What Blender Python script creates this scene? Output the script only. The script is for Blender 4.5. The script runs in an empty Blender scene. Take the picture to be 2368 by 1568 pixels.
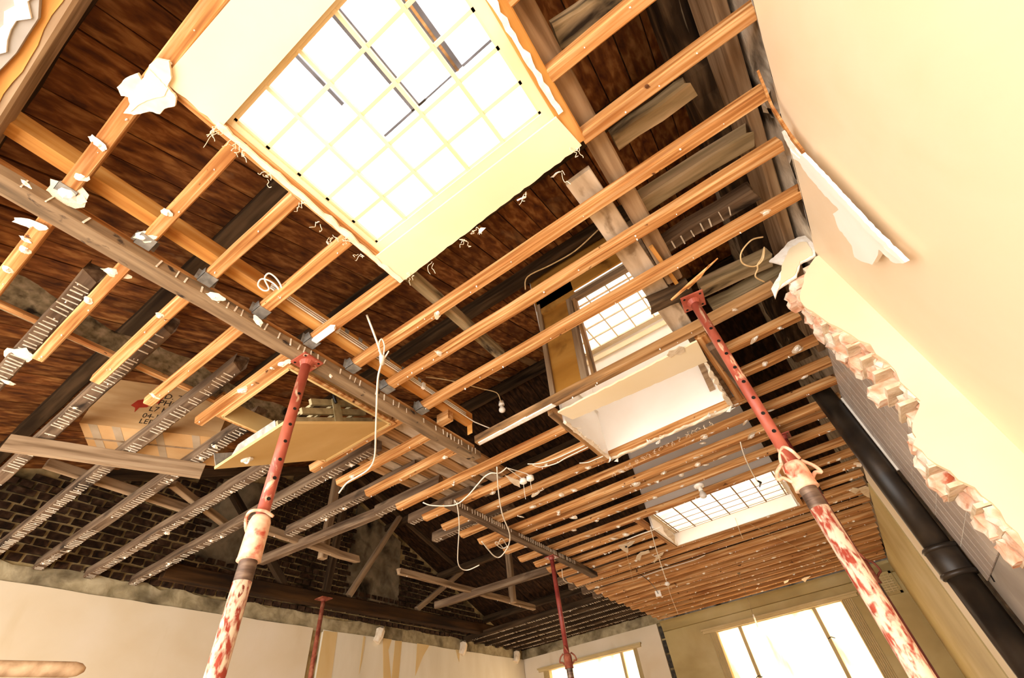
import bpy, bmesh, math, random
from mathutils import Vector, Matrix
R = random.Random(7)
SC = bpy.context.scene
COL = SC.collection
S, H = 1.65, 1.5            # one unit = height of the ceiling above the lens; lens height

# ------------------------------------------------------------------ camera
RW = ((0.80656791, 0.58147985, -0.1064396), (-0.47477758, 0.52993733, -0.70267537), (-0.35218525, 0.61729054, 0.70350404))
FPX, CX, CY = 1031.16, 1184.0, 784.0
cd = bpy.data.cameras.new('camera'); cam = bpy.data.objects.new('camera', cd); COL.objects.link(cam)
cd.sensor_width = 36; cd.lens = 36 * FPX / 2368; cd.clip_start = .02
mm = Matrix.Identity(4)
for i in range(3):
    mm[i][0], mm[i][1], mm[i][2] = RW[0][i], -RW[1][i], -RW[2][i]
mm.translation = (0, 0, H); cam.matrix_world = mm
SC.camera = cam
# ------------------------------------------------------------------ world, exposure, light
SC.view_settings.view_transform = 'Standard'; SC.view_settings.look = 'None'
SC.view_settings.gamma = 1; SC.view_settings.use_curve_mapping = False
SC.view_settings.exposure = -0.15
wd = bpy.data.worlds.new('sky'); SC.world = wd; wd.use_nodes = True
bg = wd.node_tree.nodes['Background']; bg.inputs[0].default_value = (1, .97, .93, 1); bg.inputs[1].default_value = 9.0
def area(name, loc, rot, sx, sy, power=0, portal=False, col=(1, .95, .88)):
    l = bpy.data.lights.new(name, 'AREA'); l.shape = 'RECTANGLE'; l.size = sx; l.size_y = sy; l.energy = power; l.color = col
    o = bpy.data.objects.new(name, l); COL.objects.link(o); o.location = loc; o.rotation_euler = rot
    if portal: l.cycles.is_portal = True
    return o
YB = -1.0                   # back wall (shop front behind the camera)
area('portal_shopfront', (-1.5 * S, YB * S + .02, 1.5), (math.pi / 2, 0, 0), 3.5 * S, 2.9, portal=True)

# ------------------------------------------------------------------ helpers
def at(px, py, z=None, x=None, y=None):
    a, b = (px - CX) / FPX, (py - CY) / FPX
    d = [RW[0][i] * a + RW[1][i] * b + RW[2][i] for i in range(3)]
    t = z / d[2] if z is not None else (x / d[0] if x is not None else y / d[1])
    return (d[0] * t, d[1] * t, d[2] * t)
def U(p): return Vector((p[0] * S, p[1] * S, H + p[2] * S))
def V(x, y, z): return Vector((x * S, y * S, H + z * S))
FLOOR = -H / S
def wm(o): return o.matrix_basis.copy() if o.parent is None else wm(o.parent) @ o.matrix_basis
def L(o, label=None, cat=None, group=None, kind=None):
    for k, v in (('label', label), ('category', cat), ('group', group), ('kind', kind)):
        if v: o[k] = v
    return o
def raw(name, me, parent=None, M=None):
    o = bpy.data.objects.new(name, me); COL.objects.link(o)
    if parent is not None:
        o.parent = parent
        o.matrix_basis = wm(parent).inverted() @ (M if M is not None else Matrix.Identity(4))
    elif M is not None: o.matrix_basis = M
    return o
def mk(name, vs, fs, mat, parent=None, smooth=False, M=None):
    """world-space verts; origin goes to the centre"""
    vs = [Vector(v) for v in vs]
    if M is None:
        c = sum(vs, Vector()) / len(vs); M = Matrix.Translation(c)
        vs = [v - c for v in vs]
    me = bpy.data.meshes.new(name); me.from_pydata([tuple(v) for v in vs], [], fs); me.materials.append(mat)
    bm = bmesh.new(); bm.from_mesh(me); bmesh.ops.recalc_face_normals(bm, faces=bm.faces); bm.to_mesh(me); bm.free()
    if smooth: me.polygons.foreach_set('use_smooth', [True] * len(me.polygons))
    return raw(name, me, parent, M)
def empty(name, loc, rot=None):
    o = bpy.data.objects.new(name, None); COL.objects.link(o); o.empty_display_size = .1
    o.matrix_basis = Matrix.Translation(loc); return o
class MB:
    def __init__(s): s.v = []; s.f = []
    def add(s, vs, fs):
        n = len(s.v); s.v += [Vector(v) for v in vs]; s.f += [[i + n for i in f] for f in fs]
    def box(s, a, b):
        (x0, y0, z0), (x1, y1, z1) = a, b
        s.add([(x0, y0, z0), (x1, y0, z0), (x1, y1, z0), (x0, y1, z0), (x0, y0, z1), (x1, y0, z1), (x1, y1, z1), (x0, y1, z1)],
              [(0, 3, 2, 1), (4, 5, 6, 7), (0, 1, 5, 4), (1, 2, 6, 5), (2, 3, 7, 6), (3, 0, 4, 7)])
    def ubox(s, x0, x1, y0, y1, z0, z1): s.box(V(x0, y0, z0), V(x1, y1, z1))
    def prism(s, pts, off):
        n = len(pts); pts = [Vector(p) for p in pts]; off = Vector(off)
        s.add(pts + [p + off for p in pts], [list(range(n)), list(range(2 * n - 1, n - 1, -1))] + [(i, (i + 1) % n, n + (i + 1) % n, n + i) for i in range(n)])
    def tube(s, pts, r, k=6, caps=True):
        pts = [Vector(p) for p in pts]; n = len(pts); rr = r if isinstance(r, (list, tuple)) else [r] * n
        up = None; vs = []
        for i, p in enumerate(pts):
            d = (pts[min(i + 1, n - 1)] - pts[max(i - 1, 0)]).normalized()
            if up is None: up = Vector((0, 0, 1)) if abs(d.z) < .9 else Vector((1, 0, 0))
            u = (up - d * up.dot(d)); u = u.normalized() if u.length > 1e-6 else d.orthogonal().normalized()
            up = u; w = d.cross(u)
            vs += [p + (u * math.cos(2 * math.pi * j / k) + w * math.sin(2 * math.pi * j / k)) * rr[i] for j in range(k)]
        fs = [(i * k + j, i * k + (j + 1) % k, (i + 1) * k + (j + 1) % k, (i + 1) * k + j) for i in range(n - 1) for j in range(k)]
        if caps: fs += [list(range(k - 1, -1, -1)), list(range((n - 1) * k, n * k))]
        s.add(vs, fs)
    def build(s, name, mat, parent=None, smooth=False, M=None): return mk(name, s.v, s.f, mat, parent, smooth, M)
def spline(pts, n=5):
    P = [Vector(p) for p in pts]; out = []
    for i in range(len(P) - 1):
        a, b, c, d = P[max(i - 1, 0)], P[i], P[i + 1], P[min(i + 2, len(P) - 1)]
        for k in range(n):
            t = k / n
            out.append(.5 * (2 * b + (c - a) * t + (2 * a - 5 * b + 4 * c - d) * t * t + (3 * b - a - 3 * c + d) * t ** 3))
    return out + [P[-1]]
def jag(a, b, n, amp, perp, rng=R):
    """ragged edge from a to b"""
    out = []
    for i in range(n + 1):
        t = i / n; p = Vector(a).lerp(Vector(b), t)
        out.append(p + Vector(perp) * (rng.uniform(-amp, amp) if 0 < i < n else 0))
    return out

# ------------------------------------------------------------------ materials
def lin(h):
    h = h.lstrip('#'); c = [int(h[i:i + 2], 16) / 255 for i in (0, 2, 4)]
    return tuple(x / 12.92 if x <= .04045 else ((x + .055) / 1.055) ** 2.4 for x in c) + (1,)
def mat(name, cols, scale=(4, 4, 4), rough=.75, bump=.15, detail=7, dist=.3, vary=.12, spots=(), metal=0, lo=.3, hi=.7, bdist=.004, coat=0, spec=.12):
    m = bpy.data.materials.new(name); m.use_nodes = True; nt = m.node_tree; N = nt.nodes; K = nt.links.new
    b = N['Principled BSDF']; b.inputs['Roughness'].default_value = rough; b.inputs['Metallic'].default_value = metal
    b.inputs['Specular IOR Level'].default_value = spec if rough > .5 else .35
    if coat: b.inputs['Coat Weight'].default_value = coat
    tc = N.new('ShaderNodeTexCoord'); oi = N.new('ShaderNodeObjectInfo')
    add = N.new('ShaderNodeVectorMath'); add.operation = 'MULTIPLY_ADD'
    K(oi.outputs['Random'], add.inputs[0]); add.inputs[1].default_value = (13, 29, 17); K(tc.outputs['Object'], add.inputs[2])
    def noise(sc, det, di=0):
        mp = N.new('ShaderNodeMapping'); mp.inputs['Scale'].default_value = sc; K(add.outputs[0], mp.inputs[0])
        n = N.new('ShaderNodeTexNoise'); n.inputs['Scale'].default_value = 1; n.inputs['Detail'].default_value = det
        n.inputs['Distortion'].default_value = di; K(mp.outputs[0], n.inputs[0]); return n.outputs[0]
    nz = noise(scale, detail, dist)
    cr = N.new('ShaderNodeValToRGB'); e = cr.color_ramp.elements
    e[0].position = lo; e[0].color = lin(cols[0]); e[1].position = hi; e[1].color = lin(cols[-1])
    for i, c in enumerate(cols[1:-1]):
        q = e.new(lo + (hi - lo) * (i + 1) / (len(cols) - 1)); q.color = lin(c)
    K(nz, cr.inputs[0]); out = cr.outputs[0]
    for (c, sc, a0, a1) in spots:
        n2 = noise(sc if isinstance(sc, tuple) else (sc,) * 3, 5, .4)
        r2 = N.new('ShaderNodeValToRGB'); r2.color_ramp.elements[0].position = a0; r2.color_ramp.elements[1].position = a1; K(n2, r2.inputs[0])
        mx = N.new('ShaderNodeMix'); mx.data_type = 'RGBA'; K(r2.outputs[0], mx.inputs[0]); K(out, mx.inputs[6]); mx.inputs[7].default_value = lin(c); out = mx.outputs[2]
    if vary:
        hs = N.new('ShaderNodeHueSaturation'); mr = N.new('ShaderNodeMapRange'); K(oi.outputs['Random'], mr.inputs[0])
        mr.inputs[3].default_value = 1 - vary; mr.inputs[4].default_value = 1 + vary
        K(mr.outputs[0], hs.inputs['Value']); K(out, hs.inputs['Color']); out = hs.outputs[0]
    K(out, b.inputs['Base Color'])
    if bump:
        bp = N.new('ShaderNodeBump'); bp.inputs['Strength'].default_value = bump; bp.inputs['Distance'].default_value = bdist; K(nz, bp.inputs['Height']); K(bp.outputs[0], b.inputs['Normal'])
    return m
PINE = mat('pine', ['8c562a', 'bd844c', 'dcb27e'], (2.2, 60, 60), .7, .2, vary=.1, spots=[('94582a', (1.2, 12, 12), .54, .72), ('5e3a20', (16, 22, 22), .68, .73)])
PINEG = mat('pine_weathered', ['8a6038', 'b08454', 'c8a078'], (1.6, 30, 30), .75, .15, vary=.1, spots=[('5d4630', (1.5, 8, 8), .52, .66)])
PURL = mat('pine_purlin', ['b07034', 'd0964e', 'e0b070'], (1.1, 22, 22), .6, .08, vary=.04, spots=[('a8611f', (.9, 7, 7), .55, .75)])
LATH = mat('old_joist', ['4a3828', '6c5642', '8a745c'], (2, 30, 30), .85, .3, vary=.12, spots=[('2a2018', (2, 8, 8), .55, .7)])
BEAM = mat('old_beam', ['5e4c38', '846a4e', '9c8262'], (3, 26, 26), .85, .3, vary=.06, spots=[('352a22', (14, 20, 20), .62, .7)])
DARK = mat('soot_timber', ['24180f', '40301f', '5c4630'], (1.6, 18, 18), .85, .3, vary=.2)
GREYT = mat('grey_timber', ['66543c', '94805e', 'b89e7c'], (2.2, 24, 24), .85, .4, vary=.15, spots=[('2e251c', (3, 10, 10), .55, .68)])
DUSTY = mat('dusty_plank', ['a08a70', 'c4af95', 'd8c8b2'], (4, 14, 14), .85, .2, vary=.06, spots=[('8a745a', (6, 9, 9), .58, .7)])
BROWNB = mat('brown_timber', ['72583e', '9c8062', 'b29878'], (2, 26, 26), .8, .2, vary=.08)
CHAR = mat('charred_timber', ['1e150e', '403020', '70583e'], (3, 16, 16), .85, .9, vary=.1, spots=[('8a7a62', (2.2, 26, 26), .68, .74)], bdist=.01)
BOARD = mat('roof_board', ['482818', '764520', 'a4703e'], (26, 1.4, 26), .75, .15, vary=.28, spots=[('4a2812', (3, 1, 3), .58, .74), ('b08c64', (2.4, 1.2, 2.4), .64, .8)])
DARKB = mat('dark_board', ['1a0f08', '2e1c0f', '48301c'], (26, 1.4, 26), .8, .15, vary=.2)  # darker colour for the far-slope boards, keeps gaps between the far joists black
CREAM = mat('cream_paint', ['e8d2a8', 'ecd8b2', 'f0dfc0'], (1.6, 1.6, 1.6), .55, .02, vary=0)
CREAMD = mat('cream_wall', ['e0ccaa', 'e6d5b8', 'ecdcc4'], (1.3, 1.3, 1.3), .65, .03, vary=0, spots=[('d2b98c', (2, 2, .6), .56, .8)])
WALLR = mat('peach_wall', ['eed4b0', 'f0d9b9', 'f3e0c4'], (1.2, 1.2, 1.2), .5, .02, vary=0, spots=[('e8c8a0', 1.2, .5, .8)])
OLIVE = mat('olive_wall', ['b09a66', 'bda873', 'c8b585'], (1.5, 1.5, 1.5), .6, .03, vary=0, spots=[('a48c58', (1, 1, 1.4), .5, .75)])
PAPER = mat('stripped_wall', ['ddd0b6', 'e6dac2', 'ede3cf'], (3, 3, 1), .8, .05, vary=0)
TANP = mat('tan_wallpaper', ['d6b478', 'dcbe88', 'e2c898'], (3, 3, 1), .8, .03, vary=.04)
WHITE = mat('white_plaster', ['f2e9dc', 'f7f0e6', 'fbf6ee'], (2, 2, 2), .7, .02, vary=0)
PLAST = mat('plaster_lump', ['e8dccb', 'f4ece0', 'fbf6ee'], (40, 40, 40), .85, .4, vary=.05)
PLASTB = mat('plaster_paper', ['dcc4a4', 'ead6ba', 'f2e4cc'], (20, 20, 20), .8, .2, vary=.06)
STRIPE = mat('lath_plaster', ['c3b196', 'dccdb6', 'e8dcc8'], (30, 30, 30), .9, .3, vary=0)
MORTAR = mat('old_mortar', ['8a7c5c', 'a89876', 'beae8c'], (9, 9, 9), .95, .6, vary=0, spots=[('574a34', 3, .5, .7)], bdist=.02)
GREYW = mat('grey_masonry', ['a09080', 'c4b6a2', 'dccfbc'], (7, 7, 7), .95, .8, vary=0, spots=[('4a3e30', (3, 3, 5), .55, .66), ('c8b8a0', 6, .66, .74)], bdist=.03)
JOINT = mat('brick_joint', ['9c865a', 'b8a070', 'c8b284'], (14, 14, 14), .95, .5, vary=0, spots=[('3a2f1c', 2.2, .5, .66)])
BRICKD = mat('sooty_brick', ['20160f', '3a271a', '54402e'], (16, 16, 16), .9, .5, vary=.3)
BRICKL = mat('broken_brick', ['cc8c6a', 'e0b496', 'f0dcc8'], (18, 18, 18), .9, .7, vary=.16, spots=[('f0dfca', 9, .5, .6), ('b05a3c', 14, .64, .72)], bdist=.015)
MORTL = mat('light_mortar', ['c8b090', 'dcc8aa', 'ead9c0'], (20, 20, 20), .95, .7, vary=0, bdist=.015)
RENDER = mat('sooty_render', ['5a4e3a', '7e705a', '9a8a70'], (5, 5, 5), .95, .5, vary=0, spots=[('241d14', 3, .5, .68)], bdist=.02)
RED = mat('red_prop_paint', ['8a3c2c', 'a4503c', 'b46650'], (16, 16, 7), .42, .15, vary=.03, spots=[('e4c4a0', (24, 24, 9), .62, .7)])
REDP = mat('plastered_red_prop', ['96382a', 'ac4c3a', 'bc6450'], (16, 16, 8), .6, .3, vary=.03, spots=[('f0d8bc', (60, 60, 26), .40, .56), ('8a4434', (60, 60, 30), .66, .7)])
CUP = mat('plastered_collar', ['cf8a6c', 'e2b496', 'efd6ba'], (22, 22, 22), .75, .5, vary=.05, spots=[('b8503a', 14, .6, .68)])
RUST = mat('rusty_steel', ['6e3326', '8c4a36', 'a86a50'], (20, 20, 20), .65, .3, vary=.06)
MAROON = mat('maroon_prop_paint', ['6c2420', '84342c', '9a4a3c'], (5, 14, 14), .4, .1, vary=.05)
STEEL = mat('thread_steel', ['4a3a32', '6b5648', '8a7462'], (9, 9, 60), .45, .2, metal=.5, vary=0)
GALV = mat('galvanised', ['7d7a74', '9c988f', 'b4afa6'], (26, 26, 26), .45, .1, metal=.5, vary=.05)
ALU = mat('dull_aluminium', ['8a7a58', 'a4936c', 'b8a882'], (4, 20, 20), .45, .05, metal=.4, vary=.04)
BLACK = mat('black_rubber', ['0a0908', '14110e', '1e1a16'], (9, 9, 9), .4, .05, vary=0)
IRON = mat('cast_iron', ['1c1712', '2a2118', '3c3024'], (8, 8, 8), .42, .25, vary=.05, spots=[('5a4630', 9, .7, .78)])
TILE = mat('grey_tile', ['aa9a8e', 'b4a598', 'beb0a4'], (6, 6, 6), .35, .03, vary=.05)
GROUT = mat('white_grout', ['d8d0c2', 'e2dace', 'ebe4d8'], (20, 20, 20), .9, .1, vary=0)
GREYP = mat('grey_plaster', ['8d8274', 'a1968a', 'b0a598'], (3, 3, 3), .9, .15, vary=0, spots=[('c2b6a6', 4, .58, .72)])
CARD = mat('cardboard', ['b88c58', 'c69c6a', 'd2ac7c'], (3, 3, 14), .85, .05, vary=0)
TAPE = mat('parcel_tape', ['a08a6c', 'ac967a', 'b8a288'], (6, 6, 6), .4, .03, vary=0)
INK = mat('box_ink', ['2a2018', '32281e', '3a3024'], (40, 40, 40), .9, 0, vary=0)
REDINK = mat('box_red_ink', ['a0301c', 'ac3a24', 'b8442e'], (10, 10, 10), .9, 0, vary=0)
HATCHM = mat('hatch_paint', ['c8a468', 'd0ae74', 'd8b880'], (3, 3, 3), .55, .02, vary=0)
CABLE = mat('white_cable', ['e8dcc6', 'efe5d2', 'f4ecdc'], (30, 30, 30), .5, 0, vary=.03)
CORD = mat('tan_cord', ['b89868', 'c8aa7c', 'd4ba90'], (30, 30, 30), .8, 0, vary=.05)
PLASTIC = mat('white_plastic', ['ece2d2', 'f2eadc', 'f6f0e4'], (9, 9, 9), .35, 0, vary=0)
BULBG = mat('pearl_bulb', ['c8beb0', 'd4cabc', 'ded6c8'], (9, 9, 9), .2, 0, vary=0)
PLY = mat('ply_sheet', ['a06c28', 'b98238', 'c89448'], (1.4, 1.4, 5), .7, .06, vary=.02, spots=[('7e5220', 3, .56, .7)])
FRAMEP = mat('skylight_frame_paint', ['e6cc9c', 'ecd6ac', 'f2e0be'], (3, 3, 3), .5, .02, vary=0)
LEAD = mat('lead_edge', ['3a3c46', '4a4c58', '5a5c68'], (9, 9, 9), .5, .05, vary=0)
FLOORM = mat('floor_boards', ['a88c68', 'b89c78', 'c6ac88'], (1, 12, 4), .6, .05, vary=0)
FLUTE = mat('fluted_trim', ['c0a674', 'cab280', 'd2bc8e'], (3, 3, 3), .6, .02, vary=0)
BLOCK = mat('dark_block', ['2e2a26', '423d36', '5a5348'], (24, 24, 24), .95, .6, vary=.15)
def glass(name, tint=(1, 1, 1), frost=0.0, streak=None, lo='d0b080', hi='faf0de'):
    m = bpy.data.materials.new(name); m.use_nodes = True; nt = m.node_tree; N = nt.nodes; K = nt.links.new
    N.remove(N['Principled BSDF']); out = N['Material Output']
    t = N.new('ShaderNodeBsdfTransparent'); t.inputs[0].default_value = tint + (1,)
    g = N.new('ShaderNodeBsdfGlossy'); g.inputs['Roughness'].default_value = .05
    mx = N.new('ShaderNodeMixShader'); mx.inputs[0].default_value = .05; K(t.outputs[0], mx.inputs[1]); K(g.outputs[0], mx.inputs[2])
    last = mx.outputs[0]
    if frost:
        tl = N.new('ShaderNodeBsdfTranslucent'); tl.inputs[0].default_value = (.95, .92, .86, 1)
        if streak:
            tc = N.new('ShaderNodeTexCoord'); mp = N.new('ShaderNodeMapping'); mp.inputs['Scale'].default_value = streak; K(tc.outputs['Object'], mp.inputs[0])
            n = N.new('ShaderNodeTexNoise'); n.inputs['Scale'].default_value = 1; n.inputs['Detail'].default_value = 4; K(mp.outputs[0], n.inputs[0])
            cr = N.new('ShaderNodeValToRGB'); e = cr.color_ramp.elements; e[0].position = .35; e[0].color = lin(lo); e[1].position = .6; e[1].color = lin(hi); K(n.outputs[0], cr.inputs[0]); K(cr.outputs[0], tl.inputs[0])
        m2 = N.new('ShaderNodeMixShader'); m2.inputs[0].default_value = frost; K(last, m2.inputs[1]); K(tl.outputs[0], m2.inputs[2]); last = m2.outputs[0]
    K(last, out.inputs[0]); return m
GLASS = glass('clear_glass')
FROST = glass('frosted_sheet', frost=.9, streak=(5, 5, 1.2))
FROST3 = glass('dusty_frosted_glass', frost=.95, streak=(1.5, 6, 6), lo='f2e2d0', hi='fffaf4')

def poly(px, thick, m, name, parent=None, **pl):
    """flat sheet of real thickness with a slightly ragged outline, taken on a plane of the room"""
    Q = []
    for i, (x0, y0) in enumerate(px):
        x1, y1 = px[(i + 1) % len(px)]; Q.append((x0, y0)); d = math.hypot(x1 - x0, y1 - y0); n = int(d / 7) if m in (PLAST, PLASTB, WHITE, CREAM) else 0
        for k in range(1, n): t = k / n; Q.append((x0 + (x1 - x0) * t + R.uniform(-1.3, 1.3), y0 + (y1 - y0) * t + R.uniform(-1.3, 1.3)))
    P = [U(at(a, c, **pl)) for a, c in Q]; off = {'z': (0, 0, thick), 'y': (0, thick, 0), 'x': (thick, 0, 0)}[list(pl)[0]]
    bb = MB(); bb.prism(P, off); return bb.build(name, m, parent)
# ------------------------------------------------------------------ timber builder
def timber(name, p0, p1, w, h, m, label=None, cat=None, group=None, ends=('saw', 'saw'), rough=.0015, parent=None, seg=None, up=(0, 0, 1)):
    """p0, p1: world, centre of the underside at both ends; origin at p0, local X along the length"""
    p0, p1 = Vector(p0), Vector(p1); d = p1 - p0; ln = d.length; X = d.normalized(); upv = Vector(up)
    Y = upv.cross(X).normalized(); Z = X.cross(Y)
    M = Matrix(((X.x, Y.x, Z.x, p0.x), (X.y, Y.y, Z.y, p0.y), (X.z, Y.z, Z.z, p0.z), (0, 0, 0, 1)))
    seg = seg or max(3, int(ln / .22)); c = min(w, h) * .09; vs = []
    prof = [(-w / 2 + c, 0), (w / 2 - c, 0), (w / 2, c), (w / 2, h - c), (w / 2 - c, h), (-w / 2 + c, h), (-w / 2, h - c), (-w / 2, c)]
    for i in range(seg + 1):
        x = ln * i / seg; oy, oz = R.uniform(-rough, rough), R.uniform(-rough, rough)
        for k, (y, z) in enumerate(prof):
            dx = 0
            if i == 0 and ends[0] == 'broken': dx = -R.uniform(0, .05)
            if i == seg and ends[1] == 'broken': dx = R.uniform(0, .05)
            if i == 0 and ends[0] == 'cut' and z < h * .3: dx = h * .45
            if i == seg and ends[1] == 'cut' and z < h * .3: dx = -h * .45
            vs.append((x + dx, y + oy + R.uniform(-rough, rough) * .5, z + oz + R.uniform(-rough, rough) * .5))
    fs = [(i * 8 + j, i * 8 + (j + 1) % 8, (i + 1) * 8 + (j + 1) % 8, (i + 1) * 8 + j) for i in range(seg) for j in range(8)]
    fs += [list(range(7, -1, -1)), list(range(seg * 8, seg * 8 + 8))]
    me = bpy.data.meshes.new(name); me.from_pydata(vs, [], fs); me.materials.append(m)
    bm = bmesh.new(); bm.from_mesh(me); bmesh.ops.recalc_face_normals(bm, faces=bm.faces); bm.to_mesh(me); bm.free()
    o = raw(name, me, parent, M); o['_l'] = ln; o['_w'] = w; o['_h'] = h
    L(o, label, cat, group); return o
def tpx(name, a, b, z, w, h, m, label=None, cat='timber', group=None, **kw):
    """timber whose far lower edge runs through two pixels of the photograph at height z"""
    p, q = U(at(*a, z=z)), U(at(*b, z=z)); d = (q - p).normalized(); n = Vector((-d.y, d.x, 0))
    if n.y > 0: n = -n
    return timber(name, p + n * w / 2, q + n * w / 2, w, h, m, label, cat, group, **kw)
def local(o, name, vs, fs, m, kind=None):
    me = bpy.data.meshes.new(name); me.from_pydata([tuple(v) for v in vs], [], fs); me.materials.append(m)
    c = bpy.data.objects.new(name, me); COL.objects.link(c); c.parent = o
    if kind: c['kind'] = kind
    return c
# plaster dabs: a few shared meshes
def dab_mesh(n, elong, thick, rng):
    """thin paper-faced flake with a white lump of plaster in it; length 2, along X"""
    vs, fs, mi = [], [], []
    def add(k, ex, ey, z0, z1, ox, m, lump):
        b = len(vs)
        for z, sc in ((z0, 1), (z1, .9 if not lump else .6)):
            for j in range(k):
                a = 2 * math.pi * j / k; q = rng.uniform(.68, 1.12); vs.append((ox + q * ex * sc * math.cos(a), q * ey * sc * math.sin(a), z * rng.uniform(.75, 1.2)))
        fs.extend([(b + j, b + (j + 1) % k, b + k + (j + 1) % k, b + k + j) for j in range(k)]); mi.extend([m] * k)
        c = len(vs); vs.append((ox, 0, z1 * (1.15 if lump else 1)))
        fs.extend([(b + k + j, b + k + (j + 1) % k, c) for j in range(k)]); mi.extend([m] * k)
        fs.append(list(range(b + k - 1, b - 1, -1))); mi.append(m)
    add(n, 1, 1 / elong, .0, -.10 * thick, 0, 1, False); add(n - 2, .55, .5 / elong + .08, -.05 * thick, -.5 * thick, rng.uniform(-.1, .3), 0, True)
    me = bpy.data.meshes.new('plaster_dab'); me.from_pydata(vs, [], fs); me.materials.append(PLAST); me.materials.append(PLASTB); me.polygons.foreach_set('material_index', mi); return me
rd = random.Random(3)
DABS = [dab_mesh(n, e, t, rd) for n, e, t in ((12, 1.0, .8), (13, 1.5, .6), (14, 2.6, .35), (12, 1.2, 1.0), (14, 1.9, .45), (11, 1.0, 1.1))]
def dab(o, x, y, r, rot=None, k=None, z=0):
    c = bpy.data.objects.new('plaster_dab', DABS[R.randrange(6) if k is None else k]); COL.objects.link(c); c.parent = o
    c.location = (x, y, z); c.rotation_euler = (R.uniform(-.25, .25), R.uniform(-.25, .25), R.uniform(0, 6.3) if rot is None else rot)
    c.scale = (r, r, min(r, .02) * R.uniform(.7, 1.2)); return c
def screws(o, n=None, r=.0032):
    ln, w = o['_l'], o['_w']; vs, fs = [], []
    for i in range(n or int(ln / .2)):
        x, y = R.uniform(.03, ln - .03), R.uniform(-.3, .3) * w; q = r * R.uniform(.6, 1.5); b = len(vs)
        for j in range(5):
            a = j * 1.2566; vs.append((x + q * math.cos(a), y + q * math.sin(a), .001))
        for j in range(5):
            a = j * 1.2566; vs.append((x + .7 * q * math.cos(a), y + .7 * q * math.sin(a), -q * R.uniform(.8, 2.4)))
        fs += [(b + j, b + (j + 1) % 5, b + 5 + (j + 1) % 5, b + 5 + j) for j in range(5)] + [[b + 5 + j for j in range(4, -1, -1)]]
    if vs: local(o, 'nail_stub', vs, fs, PLAST, 'stuff')
def lathmarks(o, x0, x1, pitch=.034, side=False, drop=.15):
    w, h = o['_w'], o['_h']; vs, fs = [], []; x = x0
    while x < x1:
        if R.random() > drop:
            t = R.uniform(.004, .007); a, b2 = -w * .46 * R.uniform(.6, 1), w * .46 * R.uniform(.6, 1); n = len(vs); sk = R.uniform(-.006, .006)
            if not side:
                pts = [(x, a, 0), (x + t, a, 0), (x + t + sk, b2, 0), (x + sk, b2, 0)]
                vs += [(p[0], p[1], .001) for p in pts] + [(p[0], p[1], -.0035) for p in pts]
            else:
                s_ = side; lo_, hi_ = h * R.uniform(.06, .2), h * R.uniform(.7, .96)
                pts = [(x, lo_), (x + t, lo_), (x + t + sk, hi_), (x + sk, hi_)]
                vs += [(p[0], s_ * (w / 2 - .001), p[1]) for p in pts] + [(p[0], s_ * (w / 2 + .0035), p[1]) for p in pts]
            fs += [(n, n + 3, n + 2, n + 1), (n + 4, n + 5, n + 6, n + 7)] + [(n + j, n + (j + 1) % 4, n + 4 + (j + 1) % 4, n + 4 + j) for j in range(4)]
        x += pitch * R.uniform(.85, 1.15)
    if vs: local(o, 'lath_marks', vs, fs, STRIPE, 'stuff')

# ================================================================== SETTING
def roofz(y): return 1.44 + .35 * y if y < 2.3 else 2.245 - .4 * (y - 2.3)
def struct(o): o['kind'] = 'structure'; return o
XL, XR, YF = -3.45, .376, 5.19
b = MB(); b.ubox(XL - .1, XR + .1, YB - .1, YF + .1, FLOOR - .05, FLOOR); fl = struct(b.build('floor', FLOORM))
# --- gable wall on the left: backing of joints, bricks, mortar band, plaster
zb = 1.09
b = MB(); pr = [(YB, FLOOR), (YF, FLOOR), (YF, roofz(YF) + .02), (2.3, roofz(2.3) + .03), (YB, roofz(YB) + .02)]
b.prism([V(XL - .012, y, z) for y, z in pr], V(XL - .1, 0, 0) - V(XL - .012, 0, 0))
wl = struct(b.build('wall_left', JOINT))
BW, BH = .137, .0455
def brickmesh(name, sx, sy, sz, m, rng, rag=.004):
    me = bpy.data.meshes.new(name); vs = []
    for z in (-1, 1):
        for y in (-1, 1):
            for x in (-1, 1): vs.append((x * sx / 2 + rng.uniform(-rag, rag), y * sy / 2 + rng.uniform(-rag, rag), z * sz / 2 + rng.uniform(-rag, rag)))
    me.from_pydata(vs, [], [(0, 2, 3, 1), (4, 5, 7, 6), (0, 1, 5, 4), (2, 6, 7, 3), (0, 4, 6, 2), (1, 3, 7, 5)]); me.materials.append(m); return me
rb = random.Random(11)
ST = [brickmesh('brick', .03, (BW - .016) * S, (BH - .014) * S, BRICKD, rb) for _ in range(5)]
HD = [brickmesh('brick', .03, (BW / 2 - .014) * S, (BH - .014) * S, BRICKD, rb) for _ in range(5)]
cand = []; row = 0; z = zb
while z < 2.25:
    y = -.5 + (0 if row % 2 else BW * .25)
    while y < 5.15:
        hd = (row % 2 == 0) or rb.random() < .15; wdt = BW / 2 if hd else BW
        yc, zc = y + wdt / 2, z + BH / 2
        flue = 2.62 < yc < 3.2 and zc > 1.33 or 1.35 < yc < 1.8 and zc > 1.3
        if zc < roofz(yc) - .05 and not flue: cand.append((yc, zc, hd))
        y += wdt
    z += BH; row += 1
def seen(c):
    v = Vector((XL, c[0], c[1])); k = sum(RW[2][i] * v[i] for i in range(3)); px = sum(RW[0][i] * v[i] for i in range(3)) / k * FPX + CX
    return 0 if px < -60 else (1 if c[2] else 2) / v.length
cand.sort(key=seen, reverse=True)
rest = MB()
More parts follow.
